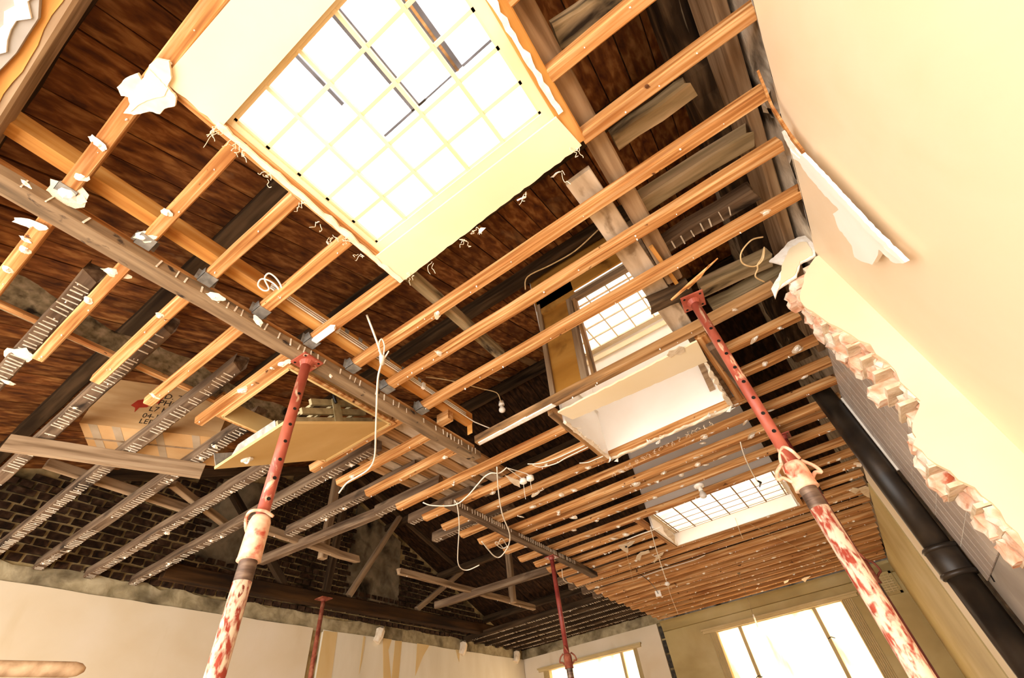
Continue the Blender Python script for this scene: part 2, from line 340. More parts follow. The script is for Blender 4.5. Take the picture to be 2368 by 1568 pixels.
for i, (yc, zc, hd) in enumerate(cand):
    off = rb.uniform(-.006, .004)
    if i < 300:
        me = rb.choice(HD if hd else ST); o = bpy.data.objects.new('brick', me); COL.objects.link(o); o.parent = wl
        o.matrix_basis = wm(wl).inverted() @ Matrix.Translation(V(XL - .004, yc, zc) + Vector((off, 0, rb.uniform(-.004, .004)))) @ Matrix.Rotation(rb.uniform(-.03, .03), 4, 'X')
    else:
        w2 = (BW / 2 - .014) if hd else (BW - .016); cc = V(XL - .004, yc, zc) + Vector((off, 0, 0)); q = Vector((.015, w2 * S / 2, (BH - .014) * S / 2)); rest.box(cc - q, cc + q)
rest.build('brick', BRICKD, wl)['kind'] = 'stuff'
b = MB(); b.prism([V(XL + .002, y, z) for y, z in ((2.6, 1.2), (3.22, 1.2), (3.2, 1.84), (2.62, 2.06))], (-.05, 0, 0)); b.prism([V(XL + .001, y, z) for y, z in ((1.33, 1.3), (1.82, 1.25), (1.8, 1.95), (1.35, 1.86))], (-.05, 0, 0)); b.build('flue_render', RENDER, wl)
pts = jag(V(XL + .004, YB, zb), V(XL + .004, 5.15, zb), 60, .03, (0, 0, 1)); b = MB()
for i in range(60):
    p, q = pts[i], pts[i + 1]; lo1, lo2 = V(XL + .004, 0, .985).z, 0
    b.prism([Vector((p.x, p.y, lo1)), Vector((q.x, q.y, lo1)), q, p], (-.05, 0, 0))
b.build('mortar_band', MORTAR, wl)
def slab(y0, y1, z1, m, name, off=.012, zl=FLOOR, wob=.003):
    t = jag(V(XL + off, y0, z1), V(XL + off, y1, z1), max(4, int((y1 - y0) * 9)), wob * S, (0, 0, 1))
    bb = MB(); bb.prism([V(XL + off, y1, zl), V(XL + off, y0, zl)] + t, (-.04, 0, 0)); return bb.build(name, m, wl)
slab(YB, 2.366, .997, CREAMD, 'plaster'); slab(2.462, 5.18, .997, PAPER, 'plaster', .010)
for pg in (((2.462, .99), (2.59, .993), (2.6, .3), (2.462, .3)), ((2.85, .995), (2.873, .99), (2.862, .82), (2.845, .74)), ((3.06, 1.0), (3.16, 1.0), (3.13, .92), (3.19, .7), (3.20, .4), (3.05, .4), (3.1, .72)), ((3.2, .995), (3.28, 1.0), (3.26, .6), (3.215, .4), (3.19, .74)),
           ((3.47, 1.0), (3.63, 1.0), (3.55, .91), (3.46, .76)), ((4.0, .998), (4.06, .998), (4.05, .9), (4.03, .93))):
    b = MB(); b.prism([V(XL + .0125, y, z) for y, z in pg], (-.006, 0, 0)); b.build('wallpaper_strip', TANP, wl)
for yy in (2.98, 4.07, 5.0):        # broken knobs of plaster above the wallpaper
    b = MB(); b.tube([V(XL + .02, yy, .96), V(XL + .03, yy + .02, 1.0), V(XL + .03, yy + .03, 1.045), V(XL + .02, yy + .06, 1.07)], [.05, .06, .065, .03], 7); b.build('plaster_lump', PLASTB, wl)
# --- far wall with two windows
W1 = (-3.20, -2.06, .845); W2 = (-1.31, -.05, .815); ZS = -.25
b = MB()
T0, T1 = YF, YF + .1
def fw(x0, x1, z0, z1): b.ubox(x0, x1, T0, T1, z0, z1)
fw(XL - .1, W1[0], FLOOR, 1.0); fw(W1[0], W1[1], W1[2], 1.0); fw(W1[0], W1[1], FLOOR, ZS); fw(W1[1], -1.79, FLOOR, 1.0)
wf = struct(b.build('wall_far', CREAMD))
b = MB(); fw(-1.742, W2[0], FLOOR, 1.0); fw(W2[0], W2[1], W2[2], 1.0); fw(W2[0], W2[1], FLOOR, ZS); fw(W2[1], XR + .1, FLOOR, 1.0); b.build('plaster', OLIVE, wf)
b = MB(); b.ubox(XL - .1, -1.70, YF + .002, YF + .1, .998, roofz(YF) + .05); b.build('sooty_band', MORTAR, wf)
b = MB(); b.ubox(-1.70, XR + .1, YF + .002, YF + .1, 1.0, roofz(YF) + .05); b.build('upper_wall', GREYW, wf)
b = MB(); b.ubox(-1.79, -1.742, YF + .03, YF + .1, FLOOR, 1.0); b.build('chase_back', JOINT, wf)
z = .985
while z > .1:
    b = MB(); b.ubox(-1.786 + R.uniform(0, .004), -1.746 - R.uniform(0, .004), YF + .012, YF + .06, z - .115, z - .012); b.build('block', BLOCK, wf); z -= .12
# cove along the right-hand window wall
b = MB(); n = 7; prof = [(0, -.085), (-.004, -.075), (-.006, -.068)] + [(-.006 - .05 * (1 - math.cos(a)), -.062 + .062 * math.sin(a)) for a in [i * math.pi / 2 / n for i in range(n + 1)]] + [(0, .0)]
ring = lambda x: [V(x, YF + p, 1.0 + q) for p, q in prof]
k = len(prof); v = ring(-1.742) + ring(.345)
b.add(v, [(i, (i + 1) % k, k + (i + 1) % k, k + i) for i in range(k)] + [list(range(k)), list(range(2 * k - 1, k - 1, -1))]); struct(b.build('trim_1', OLIVE, None, True))
def wall_window(nm, W, mull, lj, rj):
    b = MB(); b.ubox(W[0] - .05, W[1] + .05, YF - .022, YF + .02, W[2], W[2] + .032); b.ubox(W[0] - .06, W[1] + .06, YF - .034, YF, W[2] + .022, W[2] + .036)
    w = struct(b.build(nm, FLUTE))
    for (x0, x1) in ((W[0], W[0] + lj), (W[1] - rj, W[1])):
        n = 6; q = (x1 - x0) / n; bb = MB(); bb.ubox(x0, x1, YF + .004, YF + .09, ZS, W[2])
        for i in range(n): bb.tube([V(x0 + q * (i + .5), YF + .002, ZS), V(x0 + q * (i + .5), YF + .002, W[2])], q * .42 * S, 6)
        bb.build('fluted_jamb', FLUTE, w)
    xs = [W[0] + lj] + mull + [W[1] - rj]
    for x in mull: bb = MB(); bb.ubox(x - .014, x + .014, YF + .03, YF + .075, ZS, W[2]); bb.build('mullion', FLUTE, w)
    for i in range(len(xs) - 1): bb = MB(); bb.ubox(xs[i], xs[i + 1], YF + .05, YF + .054, ZS, W[2]); bb.build('pane', FROST, w)
    bb = MB(); bb.ubox(W[0], W[1], YF - .03, YF + .1, ZS - .03, ZS); bb.build('sill', FLUTE, w)
    return w
w4 = wall_window('window_4', W1, [-2.255], .075, .045); w5 = wall_window('window_5', W2, [-1.028, -.367], .07, .09)
b = MB(); b.tube(spline([V(-.372, YF + .02, .585), V(-.345, YF + .0, .59), V(-.32, YF - .01, .575)]), .006, 5); b.tube(spline([V(-1.0, YF + .02, .43), V(-1.03, YF, .44), V(-1.06, YF - .01, .42)]), .006, 5); b.build('window_stay', BLACK, w5)
# --- right wall: near part, upper masonry, far part behind the stub
b = MB(); b.ubox(XR, XR + .1, YB, 1.24, FLOOR, 1.0); wr = struct(b.build('wall_right', WALLR))
b = MB(); pr = [(YB, 1.0), (YF, 1.0), (YF, roofz(YF) + .02), (2.3, roofz(2.3) + .03), (YB, roofz(YB) + .02)]
b.prism([V(XR + .012, y, z) for y, z in pr], (.15, 0, 0)); b.build('upper_masonry', GREYW, wr)
pts = jag(V(XR, YB, 1.0), V(XR, 1.2, 1.0), 26, .012, (0, 0, 1)); b = MB(); b.prism([V(XR + .001, 1.2, .96), V(XR + .001, YB, .96)] + pts, (.06, 0, 0)); b.build('plaster_edge', GREYP, wr)
for i in range(26):                 # rough stones left in the masonry above the ceiling line
    y, z = R.uniform(.1, 1.3), R.uniform(1.02, 1.3); b = MB(); q = R.uniform(.03, .07); hh = R.uniform(.015, .035)
    c = V(XR + .012, y, z); b.add([c + Vector((R.uniform(-.02, .0) if abs(u) < 1 else .02, u * q * S, w_ * hh * S)) for u in (-1, -.4, .4, 1) for w_ in (-1, 0, 1)], [(3 * i_ + j, 3 * i_ + j + 1, 3 * i_ + 4 + j, 3 * i_ + 3 + j) for i_ in range(3) for j in range(2)]); b.build('stone', GREYW, wr)
XF = .345
b = MB(); b.ubox(XF, XF + .13, 1.24, 2.2, FLOOR, 1.0); b.build('far_plaster', GREYP, wr)
b = MB(); b.ubox(XF + .004, XF + .13, 2.2, 3.13, FLOOR, .995); b.build('pier_plaster', CREAMD, wr)
b = MB(); b.ubox(XF, XF + .13, 3.15, YF, FLOOR, .985); b.build('olive_plaster', OLIVE, wr)
b = MB(); b.ubox(XF + .02, XF + .13, 3.13, 3.15, FLOOR, .99); b.build('crack', BLACK, wr)
b = MB(); b.ubox(XF - .006, XF + .02, 2.085, 2.2, -.2, 1.0); b.build('stained_strip', CHAR, wr)
b = MB(); b.ubox(XF - .004, XF, 1.29, 2.08, .30, 1.0); b.build('grout', GROUT, wr)
TW, TH = .066, .1025
for j in range(7):
    for i in range(12):
        y1 = 2.08 - i * TW; y0 = max(y1 - TW, 1.29); z1 = 1.0 - j * TH
        if y1 - y0 < .02: continue
        bb = MB(); bb.ubox(XF - .0052 - R.uniform(0, .0004), XF - .002, y0 + .003, y1 - .003, z1 - TH + .0018, z1 - .0018); bb.build('tile', TILE, wr)
b = MB(); b.ubox(XF - .012, XF, 2.078, 2.088, .66, .99); b.build('tile_trim', GROUT, wr)
for pl in ([(2300, 1120), (2330, 1180), (2350, 1215)], [(2245, 1245), (2270, 1280), (2285, 1320), (2300, 1345)], [(2180, 1130), (2215, 1180), (2240, 1215), (2262, 1240)]):
    b = MB(); b.tube([U(at(p[0], p[1], x=XF - .001)) for p in pl], .004, 4); b.build('crack', BLACK, wr)
# --- brick stub of the knocked-out cross wall
Y0, Y1 = 1.19, 1.29
bnd = [(1885, 598), (1862, 640), (1850, 690), (1868, 715), (1905, 742), (1950, 765), (2010, 800), (2068, 862), (2125, 930), (2112, 985), (2115, 1030), (2165, 1075), (2250, 1130), (2310, 1185), (2368, 1262)]
bnd = [(p[0], p[2]) for p in [at(a, c, y=Y0) for a, c in bnd]] + [(.27, 0), (.28, FLOOR)]
bbk = [(p[0], p[2]) for p in [at(a, c, y=Y1) for a, c in [(1772, 600), (1800, 680), (1870, 762), (1940, 860), (2000, 950), (2110, 1100), (2200, 1182), (2368, 1335)]]] + [(.26, 0), (.26, FLOOR)]
def interp(tab, z):
    for (xa, za), (xb, zb_) in zip(tab, tab[1:]):
        if zb_ <= z <= za: return xa + (xb - xa) * (za - z) / max(za - zb_, 1e-6)
    return tab[0][0] if z > tab[0][1] else tab[-1][0]
b = MB(); b.ubox(.325, XR + .05, Y0 + .004, Y1, FLOOR, .975); nib = struct(b.build('wall_nib', MORTL))
NBR = [brickmesh('brick', .1, 1, 1, BRICKL, rb, .0) for _ in range(1)]
z = .955; row = 0
while z > -.05:
    for wy in range(2):
        fx = interp(bnd, z) - .010
        if z > .72: fx += (.262 - fx) * min(1, (z - .72) / .16)
        xe = fx if wy == 0 else fx * .45 + interp(bbk, z) * .55
        xe += rb.uniform(-.010, .010) + (rb.random() < .22) * .018
        y0, y1 = (Y0 + .002, Y0 + .047) if wy == 0 else (Y0 + .051, Y1 + rb.uniform(-.012, .010))
        zt, zl = z, z - BH + .004; NY, NZ = 3, 3; vv = []
        for iz in range(NZ + 1):
            for iy in range(NY + 1):
                e_ = iz in (0, NZ) or iy in (0, NY)
                vv.append(V(xe + rb.uniform(-.006, .006) + (.004 if e_ else 0), y0 + (y1 - y0) * iy / NY + rb.uniform(-.003, .003), zl + (zt - zl) * iz / NZ + rb.uniform(-.002, .002)))
        rim = [iy for iy in range(NY)] + [(NY + 1) * iz + NY for iz in range(NZ)] + [(NY + 1) * NZ + NY - iy for iy in range(NY)] + [(NY + 1) * (NZ - iz) for iz in range(NZ)]
        n0 = len(vv); vv += [V(.345, vv[i].y / S, (vv[i].z - H) / S) for i in rim]; k = len(rim)
        fs = [(iz * 4 + iy, iz * 4 + iy + 1, iz * 4 + iy + 5, iz * 4 + iy + 4) for iz in range(NZ) for iy in range(NY)] + [(rim[i], rim[(i + 1) % k], n0 + (i + 1) % k, n0 + i) for i in range(k)] + [list(range(n0, n0 + k))]
        mk('brick', vv, fs, BRICKL, nib)
    xe = (interp(bnd, z) + interp(bbk, z)) / 2 + .004
    bb = MB(); bb.ubox(min(xe, .315), .34, Y0 + .004, Y1 - .004, z - BH, z - BH + .009); bb.build('mortar_joint', MORTL, nib)
    z -= BH; row += 1
edge = []
for i in range(len(bnd) - 1):
    for kk in range(3):
        t = kk / 3; edge.append((bnd[i][0] + (bnd[i + 1][0] - bnd[i][0]) * t + R.uniform(-.004, .004), bnd[i][1] + (bnd[i + 1][1] - bnd[i][1]) * t))
b = MB(); vs = []
for x, z in edge: vs += [V(min(x, .372), Y0 - .006, z), V(XR, Y0 - .006, z), V(min(x, .372), Y0 + .006, z), V(XR, Y0 + .006, z)]
fs = []
for i in range(len(edge) - 1):
    a = 4 * i; fs += [(a, a + 1, a + 5, a + 4), (a, a + 4, a + 6, a + 2), (a + 2, a + 6, a + 7, a + 3)]
b.add(vs, fs); b.build('plaster', CREAM, nib)
poly([(1778, 604), (1800, 585), (1822, 560), (1845, 548), (1868, 545), (1883, 560), (1886, 590), (1850, 610), (1842, 640), (1800, 668), (1792, 690), (1783, 668), (1800, 640), (1812, 612)], .010, PLAST, 'corner_plaster', nib, y=1.180)
poly([(1808, 612), (1826, 575), (1848, 560), (1866, 560), (1876, 575), (1878, 590), (1850, 603), (1838, 634), (1808, 655), (1800, 668), (1806, 640)], .006, CREAM, 'paint_skin', nib, y=1.177)
# --- wall behind the camera: shop front, open to the daylight
b = MB(); b.ubox(XL - .1, -3.25, YB - .08, YB, FLOOR, 1.0); b.ubox(.25, XR + .1, YB - .08, YB, FLOOR, 1.0); b.ubox(-3.25, .25, YB - .08, YB, .88, 1.0); b.ubox(-3.25, .25, YB - .08, YB, FLOOR, FLOOR + .05)
for x in (-2.1, -.95): b.ubox(x - .02, x + .02, YB - .06, YB - .02, FLOOR, .88)
struct(b.build('wall_back', CREAMD))
# --- roof: sarking over separate boards, with openings for three rooflights
HOLES = [(-.60, -.02, -.10, .42), (-.60, -.03, 1.36, 1.83), (-.84, -.02, 2.75, 3.2)]
def spans(x0, x1, a, b_):
    cuts = [(h[2], h[3]) for h in HOLES if x1 > h[0] + .005 and x0 < h[1] - .005]; out = []; s = a
    for c0, c1 in sorted(cuts):
        if c0 > s: out.append((s, min(c0, b_)))
        s = max(s, c1)
    if s < b_: out.append((s, b_))
    return [q for q in out if q[1] - q[0] > .01]
def zr(y, up): return (1.44 + .35 * y if up else 2.245 - .4 * (y - 2.3))
b = MB(); xs = sorted({XL - .1, XR + .1} | {h[0] for h in HOLES} | {h[1] for h in HOLES})
for x0, x1 in zip(xs, xs[1:]):
    for a, c, up in ((YB - .06, 2.3, True), (2.3, YF + .1, False)):
        for y0, y1 in spans(x0 + .001, x1 - .001, a, c):
            q = [V(x, y, zr(y, up) + .012) for x, y in ((x0, y0), (x1, y0), (x1, y1), (x0, y1))]; b.prism(q, (0, 0, .02))
ceil = struct(b.build('ceiling', DARK))
x = XL - .02
while x < XR:
    bw = R.uniform(.075, .1); x1 = min(x + bw, XR + .012)
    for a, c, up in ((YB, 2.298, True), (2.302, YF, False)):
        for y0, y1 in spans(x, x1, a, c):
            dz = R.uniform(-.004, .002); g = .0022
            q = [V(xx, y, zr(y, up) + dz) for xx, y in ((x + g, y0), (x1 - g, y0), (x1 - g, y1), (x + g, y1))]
            bb = MB(); bb.prism(q, (0, 0, .014)); bb.build('board', BOARD if up else DARKB, ceil)
    x = x1
b = MB(); b.ubox(XL, XR, YB, -.345, .985, 1.0); b.build('plaster_remnant', CREAM, ceil)
pts = jag(V(-1.5, -.292, .99), V(.2, -.292, .99), 40, .012, (0, 1, 0)); b = MB(); b.prism([V(.2, -.36, .99), V(-1.5, -.36, .99)] + pts, (0, 0, .012)); b.build('torn_plasterboard', GREYP, ceil)
pts = jag(V(-1.2, -.300, .986), V(-.2, -.300, .986), 46, .016, (0, 1, 0)); pt2 = jag(V(-.2, -.318, .986), V(-1.2, -.318, .986), 46, .01, (0, 1, 0)); b = MB(); b.prism(pts + pt2, (0, 0, .01)); b.build('torn_paper', PLAST, ceil)

# ================================================================== LAYLIGHTS AND SHAFTS
def laylight(nm, x0, x1, y0, y1, z, xs, ys, fr, mw, md, gm, fm, bar=None):
    """horizontal glazed frame; xs / ys: bar positions"""
    b = MB(); b.ubox(x0, x1, y0, y0 + fr, z, z + md); b.ubox(x0, x1, y1 - fr, y1, z, z + md); b.ubox(x0, x0 + fr, y0 + fr, y1 - fr, z, z + md); b.ubox(x1 - fr, x1, y0 + fr, y1 - fr, z, z + md)
    w = struct(b.build(nm, fm))
    b = MB(); f2 = fr * .55; b.ubox(x0 + fr, x1 - fr, y0 + fr, y0 + fr + .006, z + .006, z + md); b.ubox(x0 + fr, x1 - fr, y1 - fr - .006, y1 - fr, z + .006, z + md); b.ubox(x0 + fr, x0 + fr + .006, y0 + fr, y1 - fr, z + .006, z + md); b.ubox(x1 - fr - .006, x1 - fr, y0 + fr, y1 - fr, z + .006, z + md); b.build('bead', fm, w)
    for x in xs: bb = MB(); bb.ubox(x - mw / 2, x + mw / 2, y0 + fr, y1 - fr, z + .004, z + md); bb.build('glazing_bar', bar or fm, w)
    for y in ys: bb = MB(); bb.ubox(x0 + fr, x1 - fr, y - mw / 2, y + mw / 2, z + .006, z + md); bb.build('glazing_bar', bar or fm, w)
    gx = [x0 + fr] + xs + [x1 - fr]; gy = [y0 + fr] + ys + [y1 - fr]
    for i in range(len(gx) - 1):
        for j in range(len(gy) - 1):
            bb = MB(); bb.ubox(gx[i], gx[i + 1], gy[j], gy[j + 1], z + md * .7, z + md * .7 + .002); bb.build('pane', gm, w)
    return w
xs1 = [-.561 + .1006 * i for i in range(1, 5)]; ys1 = [-.008 + .076 * i for i in range(1, 5)]
w1 = laylight('window_1', -.588, -.032, -.03, .396, 1.006, xs1, ys1, .024, .008, .016, GLASS, FRAMEP)
b = MB()                                    # white lined shaft up to the roof
for (xa, xb, ya, yb) in ((-.605, -.592, -.10, .42), (-.028, -.015, -.10, .42), (-.6, -.02, -.11, -.098), (-.6, -.02, .412, .425)):
    top = max(roofz(ya), roofz(yb)) + .02; b.ubox(xa, xb, ya, yb, 1.03, top)
b.build('shaft_lining', WHITE, w1)
for x, wd_ in ((-.385, .032), (-.215, .034)):
    b = MB(); b.ubox(x - wd_ / 2, x - wd_ / 2 + .011, -.11, .30, 1.50, 1.51); b.ubox(x + wd_ / 2 - .014, x + wd_ / 2, -.11, .30, 1.50, 1.51); b.build('lead_flashing', LEAD, w1)
    b = MB(); b.ubox(x - wd_ / 2 + .011, x + wd_ / 2 - .014, -.11, .302, 1.502, 1.512); b.build('roof_glazing_bar', PINEG, w1)
for (xa, xb, ya, yb) in ((-.528, -.345, .296, .303), (-.369, -.232, .297, .302), (-.198, -.085, .296, .303), (-.556, -.545, -.0, .16), (-.534, -.526, .20, .303)):
    b = MB(); b.ubox(xa, xb, ya, yb, 1.5, 1.508); b.build('pane_edge', LEAD, w1)
# second rooflight: raised glazing over a boarded shaft with its near side torn open
xs2 = [-.476, -.371, -.266, -.161]; ys2 = [1.455, 1.535, 1.615, 1.695]
w2 = laylight('window_2', -.60, -.04, 1.36, 1.80, 1.60, xs2, ys2, .022, .006, .014, GLASS, CREAMD)
b = MB(); b.ubox(-.63, -.02, 1.80, 1.812, 1.0, 2.10); b.build('shaft_lining', WHITE, w2)
b = MB(); b.ubox(-.625, -.612, 1.40, 1.81, 1.0, 1.26); b.build('shaft_lining', WHITE, w2)
b = MB(); b.ubox(-.05, -.040, 1.35, 1.81, 1.0, 2.10); b.build('shaft_lining', WHITE, w2)
b = MB(); b.ubox(-.040, -.025, 1.34, 1.81, 1.03, 2.08); b.ubox(-.054, -.025, 1.336, 1.352, 1.03, 2.05); b.build('shaft_stud', BROWNB, w2)
b = MB(); b.ubox(-.614, -.602, 1.35, 1.81, 1.25, 2.10); b.build('shaft_lining', WHITE, w2)
b = MB(); b.ubox(-.60, -.40, 1.348, 1.36, 1.585, 1.72); b.ubox(-.61, -.03, 1.348, 1.36, 1.62, 1.97); b.build('shaft_head', PLY, w2)
b = MB(); b.ubox(-.60, -.05, 1.79, 1.80, 1.545, 1.575); b.build('shaft_moulding', CREAM, w2)
poly([(1604, 822), (1618, 818), (1655, 900), (1642, 906)], -.006, BROWNB, 'shaft_batten', w2, y=1.795)
# third: shallow white box with dusty glass
xs3 = [-.652, -.536, -.416, -.294, -.182]; ys3 = [2.83 + .085 * i for i in range(1, 5)]
w3 = laylight('window_3', -.80, -.03, 2.72, 3.215, 1.075, [-.77] + xs3 + [-.06], ys3, .014, .0065, .010, FROST3, CREAMD, BROWNB)
b = MB(); b.ubox(-.80, -.035, 3.185, 3.197, 1.0, 1.075); b.build('shaft_lining', WHITE, w3)
b = MB(); b.ubox(-.81, -.798, 2.76, 3.2, 1.0, 1.09); b.build('shaft_lining', WHITE, w3)
b = MB(); b.ubox(-.032, -.02, 2.76, 3.2, 1.0, 1.09); b.build('shaft_lining', WHITE, w3)
b = MB()
for (xa, xb, ya, yb) in ((-.84, -.80, 2.72, 3.2), (-.03, -.015, 2.72, 3.2)): b.ubox(xa, xb, ya, yb, 1.12, max(roofz(ya), roofz(yb)) + .03)
b.build('shaft_side', DARK, w3)
b = MB()
for (xa, xb, ya, yb) in ((-.80, -.795, 2.74, 3.2), (-.035, -.03, 2.74, 3.2), (-.80, -.03, 3.2, 3.205), (-.80, -.03, 2.735, 2.74)): b.ubox(xa, xb, ya, yb, 1.1, max(roofz(ya), roofz(yb)) + .03)
b.build('shaft_lining', WHITE, w3)  # unseen white inner faces above the glass, added to brighten the panes

# ================================================================== CEILING BOARDS LEFT ROUND THE ROOFLIGHTS
pts = jag(V(-.60, .492, .992), V(-.02, .478, .992), 40, .003, (0, 1, 0)); b = MB(); b.prism([V(-.034, .392, .992), V(-.588, .392, .992)] + pts, (0, 0, .012))
o = b.build('ceiling_board', CREAM); L(o, 'long cream ceiling board along the far side of the largest rooflight', 'ceiling board')
def strings(o, spec, m=PLASTB):
    for px, py, z, ln, k in spec:
        p = U(at(px, py, z=z)); bb = MB()
        for i in range(k):
            q = [p + Vector((R.uniform(-.01, .01), R.uniform(-.01, .01), 0))]
            for j in range(4): q.append(q[-1] + Vector((R.uniform(-.012, .012), R.uniform(-.012, .012), -ln / 4)))
            bb.tube(spline(q, 3), .0012, 4)
        bb.build('hessian_thread', m, o)['kind'] = 'stuff'
strings(o, [(1295, 398, .99, .07, 2), (1003, 605, .99, .07, 2), (1105, 535, .99, .02, 4), (1215, 450, .99, .02, 4), (1330, 345, .99, .02, 5), (1075, 555, .99, .015, 4), (950, 640, .99, .015, 4)])
for px, py in ((1115, 530), (1205, 460), (1285, 405)):
    c = U(at(px, py, z=.99)); bb = MB(); bb.add([c + Vector((R.uniform(-.03, .03), R.uniform(-.012, .012), R.uniform(-.008, .006))) for _ in range(6)], [(0, 1, 2), (1, 2, 3), (2, 3, 4), (3, 4, 5), (0, 2, 4), (1, 3, 5)]); bb.build('plaster_crumb', PLAST, o)
pts = jag(V(-.588, -.122, .992), V(-.588, -.012, .992), 8, .003, (1, 0, 0)); b = MB(); b.prism([V(.0, -.012, .992), V(.0, -.105, .992)] + pts, (0, 0, .012))
o = b.build('ceiling_board', CREAM); L(o, 'cream ceiling board along the near left side of the largest rooflight', 'ceiling board')
o = poly([(270, 202), (290, 181), (318, 170), (328, 188), (345, 150), (362, 135), (390, 141), (396, 180), (387, 200), (407, 226), (404, 246), (380, 252), (370, 264), (345, 258), (310, 266), (285, 262), (300, 240), (296, 225), (280, 222)], .011, PLASTB, 'torn_plaster_sheet', z=.985)
L(o, 'torn piece of plasterboard at the left corner of the largest rooflight', 'plaster')
poly([(313, 205), (345, 160), (362, 178), (388, 205), (380, 222), (355, 228), (325, 240), (302, 258), (318, 228)], .004, CREAM, 'paint_skin', o, z=.984)
pts = jag(V(-.598, 1.315, .99), V(-.03, 1.302, .99), 30, .004, (0, 1, 0)); pt2 = jag(V(-.035, 1.432, .99), V(-.578, 1.395, .99), 30, .004, (0, 1, 0)); b = MB(); b.prism(pts + pt2, (0, 0, .012))
o = b.build('ceiling_board', CREAM); L(o, 'cream ceiling strip with a gouged hole below the gridded rooflight', 'ceiling board')
poly([(1542, 822), (1548, 812), (1562, 808), (1570, 802), (1582, 803), (1584, 814), (1572, 820), (1560, 820), (1552, 828)], .004, MORTL, 'gouge', o, z=.988)
# ragged plaster lips round the white shaft
rag = empty('plaster_lip', V(-.32, 1.8, 1.0)); L(rag, 'ragged plaster lip round the white shaft under the gridded rooflight', 'plaster')
for a, c, n in ((V(-.618, 1.40, .99), V(-.615, 1.81, .99), 16), (V(-.615, 1.808, .99), V(-.045, 1.808, .99), 30), (V(-.045, 1.808, .99), V(-.04, 1.44, .99), 16)):
    per = Vector((c - a).normalized().cross(Vector((0, 0, 1)))); p1 = jag(a, c, n, .008, per); p2 = jag(a + per * .016, c + per * .016, n, .014, per)
    bb = MB()
    for i in range(n): bb.prism([p1[i], p1[i + 1], p2[i + 1], p2[i]], (0, 0, .016))
    bb.build('torn_edge', PLASTB, rag)
strings(rag, [(1640 - 14 * i, 975 + 7.4 * i, .992, R.uniform(.012, .035), 3) for i in range(17)] + [(1330 + 14 * i, 990 + 10 * i, .992, .012, 2) for i in range(6)])
for px, py, q in ((1410, 1062, .03), (1522, 1020, .03), (1690, 945, .04), (1640, 958, .025), (1500, 1018, .02), (1425, 1065, .025)):
    c = U(at(px, py, z=.985)); bb = MB(); bb.add([c + Vector((R.uniform(-q, q), R.uniform(-q, q), R.uniform(-q, q * .5))) for _ in range(7)], [(0, 1, 2), (1, 2, 3), (2, 3, 4), (3, 4, 5), (4, 5, 6), (0, 2, 4), (1, 3, 5), (0, 5, 6)]); bb.build('plaster_crumb', PLAST, rag)
rag = empty('plaster_lip', V(-.6, .2, 1.0)); L(rag, 'crumbling plaster edge with hanging threads along the left side of the largest rooflight', 'plaster')
for a, c, n, pw in ((V(-.592, -.02, .99), V(-.600, .49, .99), 34, .013), (V(-.028, .39, .99), V(-.03, -.1, .99), 34, .012)):
    per = Vector((1, 0, 0)); p1 = jag(a, c, n, .003, per); p2 = jag(a + per * pw * S, c + per * pw * S, n, .006, per); bb = MB()
    for i in range(n): bb.prism([p1[i], p1[i + 1], p2[i + 1], p2[i]], (0, 0, .012))
    bb.build('torn_edge', PLAST if a.x > -.3 else PLASTB, rag)
strings(rag, [(503, 300, .985, .10, 3), (508, 300, .985, .05, 4), (540, 330, .985, .04, 4), (700, 470, .985, .03, 4), (770, 550, .985, .03, 5), (735, 515, .985, .03, 3), (835, 590, .985, .03, 4), (800, 560, .985, .02, 4), (620, 410, .985, .015, 4), (560, 350, .985, .02, 4)])
# wall side strip of torn plaster and lath
o = empty('torn_wall_strip', U(at(1880, 380, x=.36))); L(o, 'torn strip of cream plaster and lath sliding off the right wall', 'plaster')
poly([(1838, 338), (1850, 350), (1876, 372), (1905, 402), (1960, 462), (2020, 524), (2068, 575), (2104, 602), (2080, 600), (2046, 570), (2044, 583), (2030, 606), (2004, 598), (1988, 588), (1982, 562), (1950, 520), (1938, 488), (1952, 478), (1915, 440), (1880, 400), (1858, 366), (1845, 360)], -.018, WHITE, 'plaster_sheet', o, x=.362)
b = MB(); q = [U(at(a, c, x=.358)) for a, c in ((1757, 168), (1790, 250), (1832, 315), (1862, 352))]; n_ = len(q); vs = []
for p in q: vs += [p + Vector((0, .012, 0)), p + Vector((0, -.012, 0)), p + Vector((-.008, -.012, 0)), p + Vector((-.008, .012, 0))]
b.add(vs, [(4 * i + j, 4 * i + (j + 1) % 4, 4 * i + 4 + (j + 1) % 4, 4 * i + 4 + j) for i in range(n_ - 1) for j in range(4)] + [(0, 1, 2, 3), (4 * n_ - 1, 4 * n_ - 2, 4 * n_ - 3, 4 * n_ - 4)]); b.build('lath', PINE, o)
poly([(1862, 352), (1900, 392), (1960, 456), (2030, 530), (2104, 602), (2096, 604), (2020, 536), (1950, 462), (1890, 402), (1856, 366)], -.012, WHITE, 'lath_cover', o, x=.352)
poly([(1815, 300), (1822, 296), (1850, 345), (1876, 372), (1862, 372), (1838, 345), (1822, 318)], -.012, PLAST, 'torn_edge', o, x=.36)

